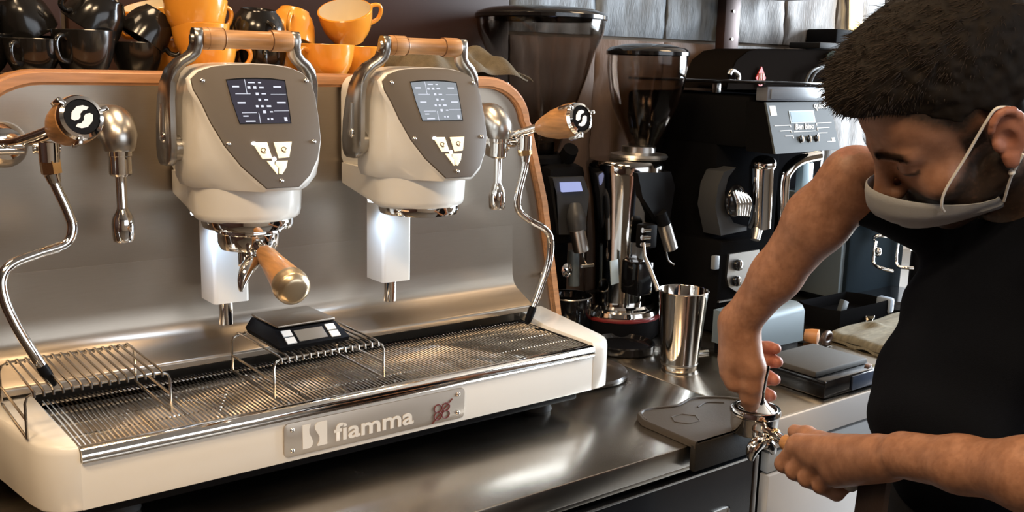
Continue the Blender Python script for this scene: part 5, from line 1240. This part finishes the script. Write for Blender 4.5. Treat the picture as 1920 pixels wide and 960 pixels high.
bar = root('person', (0.96, -0.60, ZF), 'bearded man in a black t-shirt and lowered grey face mask, tamping coffee at the counter', 'person')
def skin_material():
    m = bpy.data.materials.new('skin'); m.use_nodes = True; nt = m.node_tree; b = nt.nodes['Principled BSDF']
    b.inputs['Roughness'].default_value = 0.48; b.inputs['Specular IOR Level'].default_value = 0.4
    b.inputs['Subsurface Weight'].default_value = 0.12; b.inputs['Subsurface Radius'].default_value = (0.010, 0.004, 0.002); b.inputs['Subsurface Scale'].default_value = 0.6
    at = nt.nodes.new('ShaderNodeAttribute'); at.attribute_name = 'tint'
    sp_ = nt.nodes.new('ShaderNodeSeparateColor'); nt.links.new(at.outputs['Color'], sp_.inputs[0])
    tc = nt.nodes.new('ShaderNodeTexCoord'); n = nt.nodes.new('ShaderNodeTexNoise'); n.inputs['Scale'].default_value = 55; n.inputs['Detail'].default_value = 6
    nt.links.new(tc.outputs['Object'], n.inputs[0])
    r = nt.nodes.new('ShaderNodeValToRGB'); r.color_ramp.elements[0].position = 0.32; r.color_ramp.elements[0].color = (0.300, 0.146, 0.088, 1); r.color_ramp.elements[1].position = 0.68; r.color_ramp.elements[1].color = (0.425, 0.220, 0.138, 1)
    nt.links.new(n.outputs[0], r.inputs[0]); last = r.outputs[0]
    for ch, col in (('Green', (0.46, 0.16, 0.11, 1)), ('Red', (0.030, 0.022, 0.018, 1)), ('Blue', (0.20, 0.085, 0.048, 1))):
        mx_ = nt.nodes.new('ShaderNodeMix'); mx_.data_type = 'RGBA'
        nt.links.new(sp_.outputs[ch], mx_.inputs['Factor']); nt.links.new(last, mx_.inputs['A']); mx_.inputs['B'].default_value = col
        last = mx_.outputs['Result']
    nt.links.new(last, b.inputs['Base Color'])
    bp = nt.nodes.new('ShaderNodeBump'); bp.inputs['Strength'].default_value = 0.25; bp.inputs['Distance'].default_value = 0.001
    n2 = nt.nodes.new('ShaderNodeTexNoise'); n2.inputs['Scale'].default_value = 260; n2.inputs['Detail'].default_value = 4; nt.links.new(tc.outputs['Object'], n2.inputs[0])
    nt.links.new(n2.outputs[0], bp.inputs['Height']); nt.links.new(bp.outputs[0], b.inputs['Normal'])
    return m
bv, bf = surface(sk, (0.58, -1.02, -0.40), (1.26, -0.08, 0.62), 0.0030)
body_o = mesh_obj('body', bv, bf, skin_material(), bar)
Q = (bv - np.array(HO_)) @ HM / HS                                   # head coordinates of every vertex
hx_, hy_, hz_ = np.abs(Q[:, 0]), Q[:, 1], Q[:, 2]
inhead = (np.linalg.norm(Q - np.array([0, 0.02, 0.0]), axis=1) < 0.19) & (hx_ < 0.10) & (hy_ < 0.135)
def sm(a, b, x): t = np.clip((x - a) / (b - a), 0, 1); return t * t * (3 - 2 * t)
spk_ = hash_noise(bv, 420.0)
beard = sm(0.002, -0.024, hz_ + 0.30 * np.clip(hy_ - 0.03, -0.03, 0.06)) * sm(-0.030, -0.008, hy_) * sm(-0.175, -0.13, hz_)
beard = np.maximum(beard, sm(0.018, 0.010, np.abs(hy_ - 0.016)) * sm(0.045, 0.01, hz_) * sm(-0.05, 0.0, hz_) * (hx_ > 0.05))
scalpline = np.interp(hy_, [-0.11, -0.03, 0.0, 0.02, 0.05, 0.075, 0.11], [-0.06, -0.015, 0.038, 0.022, 0.060, 0.086, 0.094])
scalp = sm(-0.018, 0.020, hz_ - scalpline)
tint = np.zeros((len(bv), 4), np.float32); tint[:, 3] = 1
tint[:, 0] = np.clip(np.maximum(beard * 0.94, scalp * 0.96) * (0.86 + 0.4 * spk_), 0, 0.97) * inhead * (1 - (hx_ > 0.0775) * (hy_ < 0.012) * (hy_ > -0.04) * (hz_ > -0.04) * (hz_ < 0.045))
brow = sm(0.0062, 0.0035, np.abs(hz_ - 0.0315 - 0.004 * np.sin(np.clip((hx_ - 0.012) / 0.042, 0, 1) * 3.1))) * sm(0.009, 0.014, hx_) * sm(0.058, 0.048, hx_) * (hy_ > 0.06)
tint[:, 0] = np.maximum(tint[:, 0], brow * 0.9 * inhead)
lash = sm(0.004, 0.0015, np.abs(hz_ - 0.0045)) * (hx_ > 0.018) * (hx_ < 0.048) * (hy_ > 0.075)
tint[:, 0] = np.maximum(tint[:, 0], lash * 0.9 * inhead)
tint[:, 1] = inhead * ((hx_ > 0.076) * 0.45 + 0.35 * sm(0.03, 0.01, np.abs(hz_ + 0.062)) * (hy_ > 0.09))
tips = [Vector(f_[-1]) for f_ in rf] + [Vector(f_[-2]) for f_ in rf]
for p in tips: tint[:, 1] = np.maximum(tint[:, 1], 0.8 * sm(0.024, 0.010, np.linalg.norm(bv - np.array(p), axis=1)))
hairy = sm(0.48, 0.72, hash_noise(bv * np.array([1.0, 1.0, 0.6]), 330.0))
da = np.minimum(seg_d(bv, RE, RW.lerp(RE, 0.12), 0, 0), seg_d(bv, LE, LW.lerp(LE, 0.1), 0, 0))
tint[:, 2] = hairy * sm(0.07, 0.05, da) * 0.28
ca = body_o.data.color_attributes.new('tint', 'FLOAT_COLOR', 'POINT')
ca.data.foreach_set('color', tint.ravel())

# hair: cropped sides, fuller quiff, with strands
def hairpost(P, d):
    q = (P - np.array(HO_, np.float32)) @ HM / HS
    line = np.interp(q[:, 1], [-0.11, -0.03, 0.0, 0.02, 0.045, 0.075, 0.098, 0.13], [-0.045, 0.000, 0.050, 0.046, 0.070, 0.090, 0.097, 0.102])
    cut = (line - q[:, 2]) * HS
    d = d + 0.0035 * HS * (hash_noise(P, 160.0) - 0.5) + 0.006 * (hash_noise(P, 70.0) - 0.5)
    return np.maximum(d, cut)
hp_ = [hell((0, -0.008, 0.058), (0.0770, 0.0995, 0.0880), 0.02), hell((0, 0.016, 0.110), (0.064, 0.084, 0.054), 0.03), hell((0, 0.062, 0.112), (0.054, 0.050, 0.036), 0.025), hell((0, -0.045, 0.10), (0.064, 0.060, 0.050), 0.03)]
hc = np.array(HO_)
hv, hf2 = surface(hp_, hc - 0.24, hc + 0.26, 0.0032, hairpost)
HAIR = mat('dark_brown_hair', (0.012, 0.009, 0.007), 0.7, spec=0.2, noise=0.35, nscale=120)
hair = mesh_obj('hair', hv, hf2, HAIR, bar)
rng = np.random.RandomState(5)
me = hair.data; nv_ = len(me.vertices)
nrm = np.zeros(nv_ * 3, np.float32); me.vertices.foreach_get('normal', nrm); nrm = nrm.reshape(-1, 3)
qh = (hv - hc) @ HM / HS
pick = rng.choice(nv_, min(9000, nv_), replace=False); sv, sf = [], []
for i in pick:
    p = hv[i]; n_ = nrm[i]; top = np.clip((qh[i, 2] - 0.07) / 0.06, 0, 1)
    L = (0.003 + 0.012 * top) * rng.uniform(0.6, 1.2)
    comb = HM @ np.array([0.1 * rng.randn(), 0.75 + 0.2 * rng.randn(), 0.15]) * (0.4 + 0.6 * top) + HM @ np.array([0, 0, -0.9]) * (1 - top)
    d1 = n_ * (0.28 + 0.2 * rng.rand()) + comb * 1.0 + 0.18 * rng.randn(3); d1 /= np.linalg.norm(d1)
    d2 = d1 + comb * 0.6 - n_ * 0.25; d2 /= np.linalg.norm(d2)
    w = np.cross(d1, n_ + 0.1 * rng.randn(3)); w /= max(np.linalg.norm(w), 1e-6); w *= 0.00055
    p0 = p - n_ * 0.002; p1 = p0 + d1 * L * 0.5; p2_ = p1 + d2 * L * 0.5; b_i = len(sv)
    sv += [p0 - w, p0 + w, p1 + w * 0.8, p1 - w * 0.8, p2_ + w * 0.1, p2_ - w * 0.1]
    sf += [(b_i, b_i + 1, b_i + 2, b_i + 3), (b_i + 3, b_i + 2, b_i + 4, b_i + 5)]
strands = mesh_obj('hair_strands', np.array(sv), np.array(sf), mat('hair_strand', (0.020, 0.013, 0.009), 0.6, spec=0.2), hair)
strands['kind'] = 'stuff'
# eyebrows of short hairs
for s_ in (-1, 1):
    sv, sf = [], []
    for i in range(320):
        t = rng.rand(); base = HP(s_ * (0.012 + 0.040 * t), 0.1055 - 0.0185 * t * t - 0.004 * t, 0.0305 + 0.006 * math.sin(PI * min(1, t * 1.2)) + 0.0028 * rng.randn())
        d_ = hx * s_ * 0.8 + hz * 0.35 * (1 - t) + hy * 0.02; d_.normalize(); w = hz * 0.0006; e_ = base + d_ * 0.008
        b_i = len(sv); sv += [list(base - w), list(base + w), list(e_ + w * 0.3), list(e_ - w * 0.3)]; sf.append((b_i, b_i + 1, b_i + 2, b_i + 3))
    mesh_obj('eyebrow', np.array(sv), np.array(sf), HAIR, bar)

# t-shirt: trunk and sleeves a little outside the body
def shirtpost(P, d):
    up = (np.array(RE) - np.array(RS)); up /= np.linalg.norm(up); cutR = (P - (np.array(RE) - up * 0.018)) @ up
    ul = (np.array(LE) - np.array(LS)); ul /= np.linalg.norm(ul); cutL = (P - (np.array(LE) - ul * 0.075)) @ ul
    nearR = np.linalg.norm(P - np.array(RE), axis=1) < 0.12; nearL = np.linalg.norm(P - np.array(LE), axis=1) < 0.16
    d = d + 0.004 * (hash_noise(P * np.array([1, 1, 0.6]), 22.0) - 0.5) + 0.0025 * np.sin(P[:, 2] * 55 + P[:, 0] * 40)
    d = np.where(nearR, np.maximum(d, cutR), d); d = np.where(nearL, np.maximum(d, cutL), d)
    nk = np.linalg.norm(P - np.array(NB + V(-0.02, 0.03, 0.055)), axis=1) - 0.072
    return np.maximum(d, -nk)
sh_ = [pecap(U_, C_, 0.120, 0.138, TR, 1.3), pecap(C_, B_, 0.138, 0.146, TR, 1.2), pecap(B_, H_ + V(0, 0, 0.12), 0.146, 0.140, TR, 1.2),
       pcap(U_ + V(0, 0, 0.03), RS, 0.070, 0.066, 0.03), pcap(U_ + V(0, 0, 0.03), LS, 0.070, 0.066, 0.03), pcap(NB + V(0, 0, -0.06), U_, 0.078, 0.092, 0.03),
       pcap(RS, RE, 0.068, 0.0545, 0.03), pcap(LS, LE, 0.068, 0.058, 0.03)]
tv, tf = surface(sh_, (0.58, -1.02, -0.30), (1.30, -0.30, 0.40), 0.0055, shirtpost)
SHIRT = mat('black_navy_cotton', (0.0055, 0.0068, 0.0105), 0.9, spec=0.06, bump=0.25, nscale=700)
mesh_obj('t_shirt', tv, tf, SHIRT, bar)
# trousers and shoes
pn = [pecap(B_ + V(0, 0, -0.10), H_, 0.128, 0.130, TR, 1.25), pcap(hipR, kneeR, 0.098, 0.070, 0.03), pcap(kneeR, kneeR + V(0, 0, -0.44), 0.070, 0.056, 0.02), pcap(hipL, kneeL, 0.098, 0.070, 0.03), pcap(kneeL, kneeL + V(0, 0, -0.44), 0.070, 0.056, 0.02)]
fl_ = ZF + 0.03
zb_ = min(kneeR.z - 0.44, kneeL.z - 0.44)
pv, pf_ = surface(pn, (0.65, -0.90, ZF + 0.02), (1.20, -0.35, 0.05), 0.009)
mesh_obj('trousers', pv, pf_, mat('dark_navy_trousers', (0.010, 0.012, 0.018), 0.85), bar)
for kn in (kneeR, kneeL):
    a = V(kn.x, kn.y, ZF + 0.048)
    q = [pcap(a - TF * 0.03, a + TF * 0.07, 0.045, 0.042, 0.02), pcap(a + TF * 0.07, a + TF * 0.17 - V(0, 0, 0.012), 0.042, 0.034, 0.02), pcap(a, V(kn.x, kn.y, kn.z - 0.44), 0.046, 0.050, 0.02)]
    xv, xf = surface(q, np.array(a) - 0.26, np.array(a) + 0.30, 0.007)
    xv[:, 2] = np.maximum(xv[:, 2], ZF + 0.001)
    mesh_obj('shoe', xv, xf, BLACK, bar)
# brown leather apron hanging below the shirt
ap = [(0.8505, -0.4714, -0.0621), (0.8383, -0.4916, -0.0519), (0.8262, -0.5123, -0.0430), (0.8213, -0.5269, -0.0394)]
APR = mat('brown_leather', (0.030, 0.016, 0.011), 0.6, bump=0.2, nscale=200)
rings = []
for dz, gx in ((0.0, 0.0), (-0.10, 0.004), (-0.25, 0.008), (-0.45, 0.004)):
    A = [V(*p) for p in ap]; z0 = sum(p.z for p in A) / 4
    rings.append([V(p.x, p.y, z0 + dz) + TF * gx for p in A] + [V(p.x, p.y, z0 + dz) + TF * (gx - 0.006) for p in reversed(A)])
MB().loft(rings).obj('apron', APR, bar, angle=60)

# lowered face mask with ear loops
MASK = mat('grey_mask_fabric', (0.30, 0.31, 0.32), 0.8, bump=0.2, nscale=600)
rows = []
NU = 24
for j in range(9):
    v = j / 8
    row = []
    for i in range(NU + 1):
        a = math.radians(-98 + 196 * i / NU)
        c = math.cos(a); s_ = math.sin(a)
        cc = max(0.0, c)
        z = (-0.004 * cc ** 1.3 - 0.070 * (1 - cc ** 1.3)) * (1 - v) + v * (-0.070 * cc ** 0.8 - 0.092 * (1 - cc ** 0.8))
        rx = 0.0655 - 0.010 * v - 0.006 * abs(v - 0.5); ry = 0.102 + 0.014 * math.sin(PI * min(1, v * 1.1)) - 0.004 * v
        y = 0.030 + ry * (c if c > 0 else c * 0.3)
        row.append((rx * s_, y, z + 0.0015 * math.sin(v * 22)))
    rows.append(row)
vs_, fs = [], []
for t in (0, 1):
    for row in rows:
        for x, y, z in row:
            k_ = 1.0 - 0.022 * t; vs_.append(tuple(HP(x * k_, 0.03 + (y - 0.03) * k_, z)))
n_ = NU + 1; off = n_ * 9
for j in range(8):
    for i in range(NU):
        a = j * n_ + i; q = (a, a + 1, a + n_ + 1, a + n_); fs.append(q); fs.append(tuple(off + k for k in reversed(q)))
rim = list(range(n_)) + [j * n_ + NU for j in range(1, 9)] + [8 * n_ + i for i in range(NU - 1, -1, -1)] + [j * n_ for j in range(7, 0, -1)]
for a, b in zip(rim, rim[1:] + rim[:1]): fs.append((b, a, off + a, off + b))
mk = MB().mesh(vs_, fs).obj('face_mask', MASK, bar, angle=70)
for s_ in (-1, 1):
    MB().tube([HP(s_ * 0.0585, 0.081, -0.050), HP(s_ * 0.0640, 0.080, -0.037), HP(s_ * 0.0675, 0.068, -0.020), HP(s_ * 0.0735, 0.034, 0.006), HP(s_ * 0.0825, 0.002, 0.034), HP(s_ * 0.085, -0.014, 0.0435), HP(s_ * 0.083, -0.026, 0.034)], 0.0017, seg=8, smooth=6).obj('ear_loop', PRINTW, mk)
    MB().tube([HP(s_ * 0.0825, -0.014, -0.024), HP(s_ * 0.0745, 0.006, -0.046), HP(s_ * 0.060, 0.024, -0.080)], 0.0017, seg=8, smooth=6).obj('ear_loop', PRINTW, mk)
    MB().ell(HP(s_ * 0.076, 0.004, -0.041), (0.004, 0.004, 0.004), seg=10, rings=8).obj('loop_knot', PRINTW, mk)
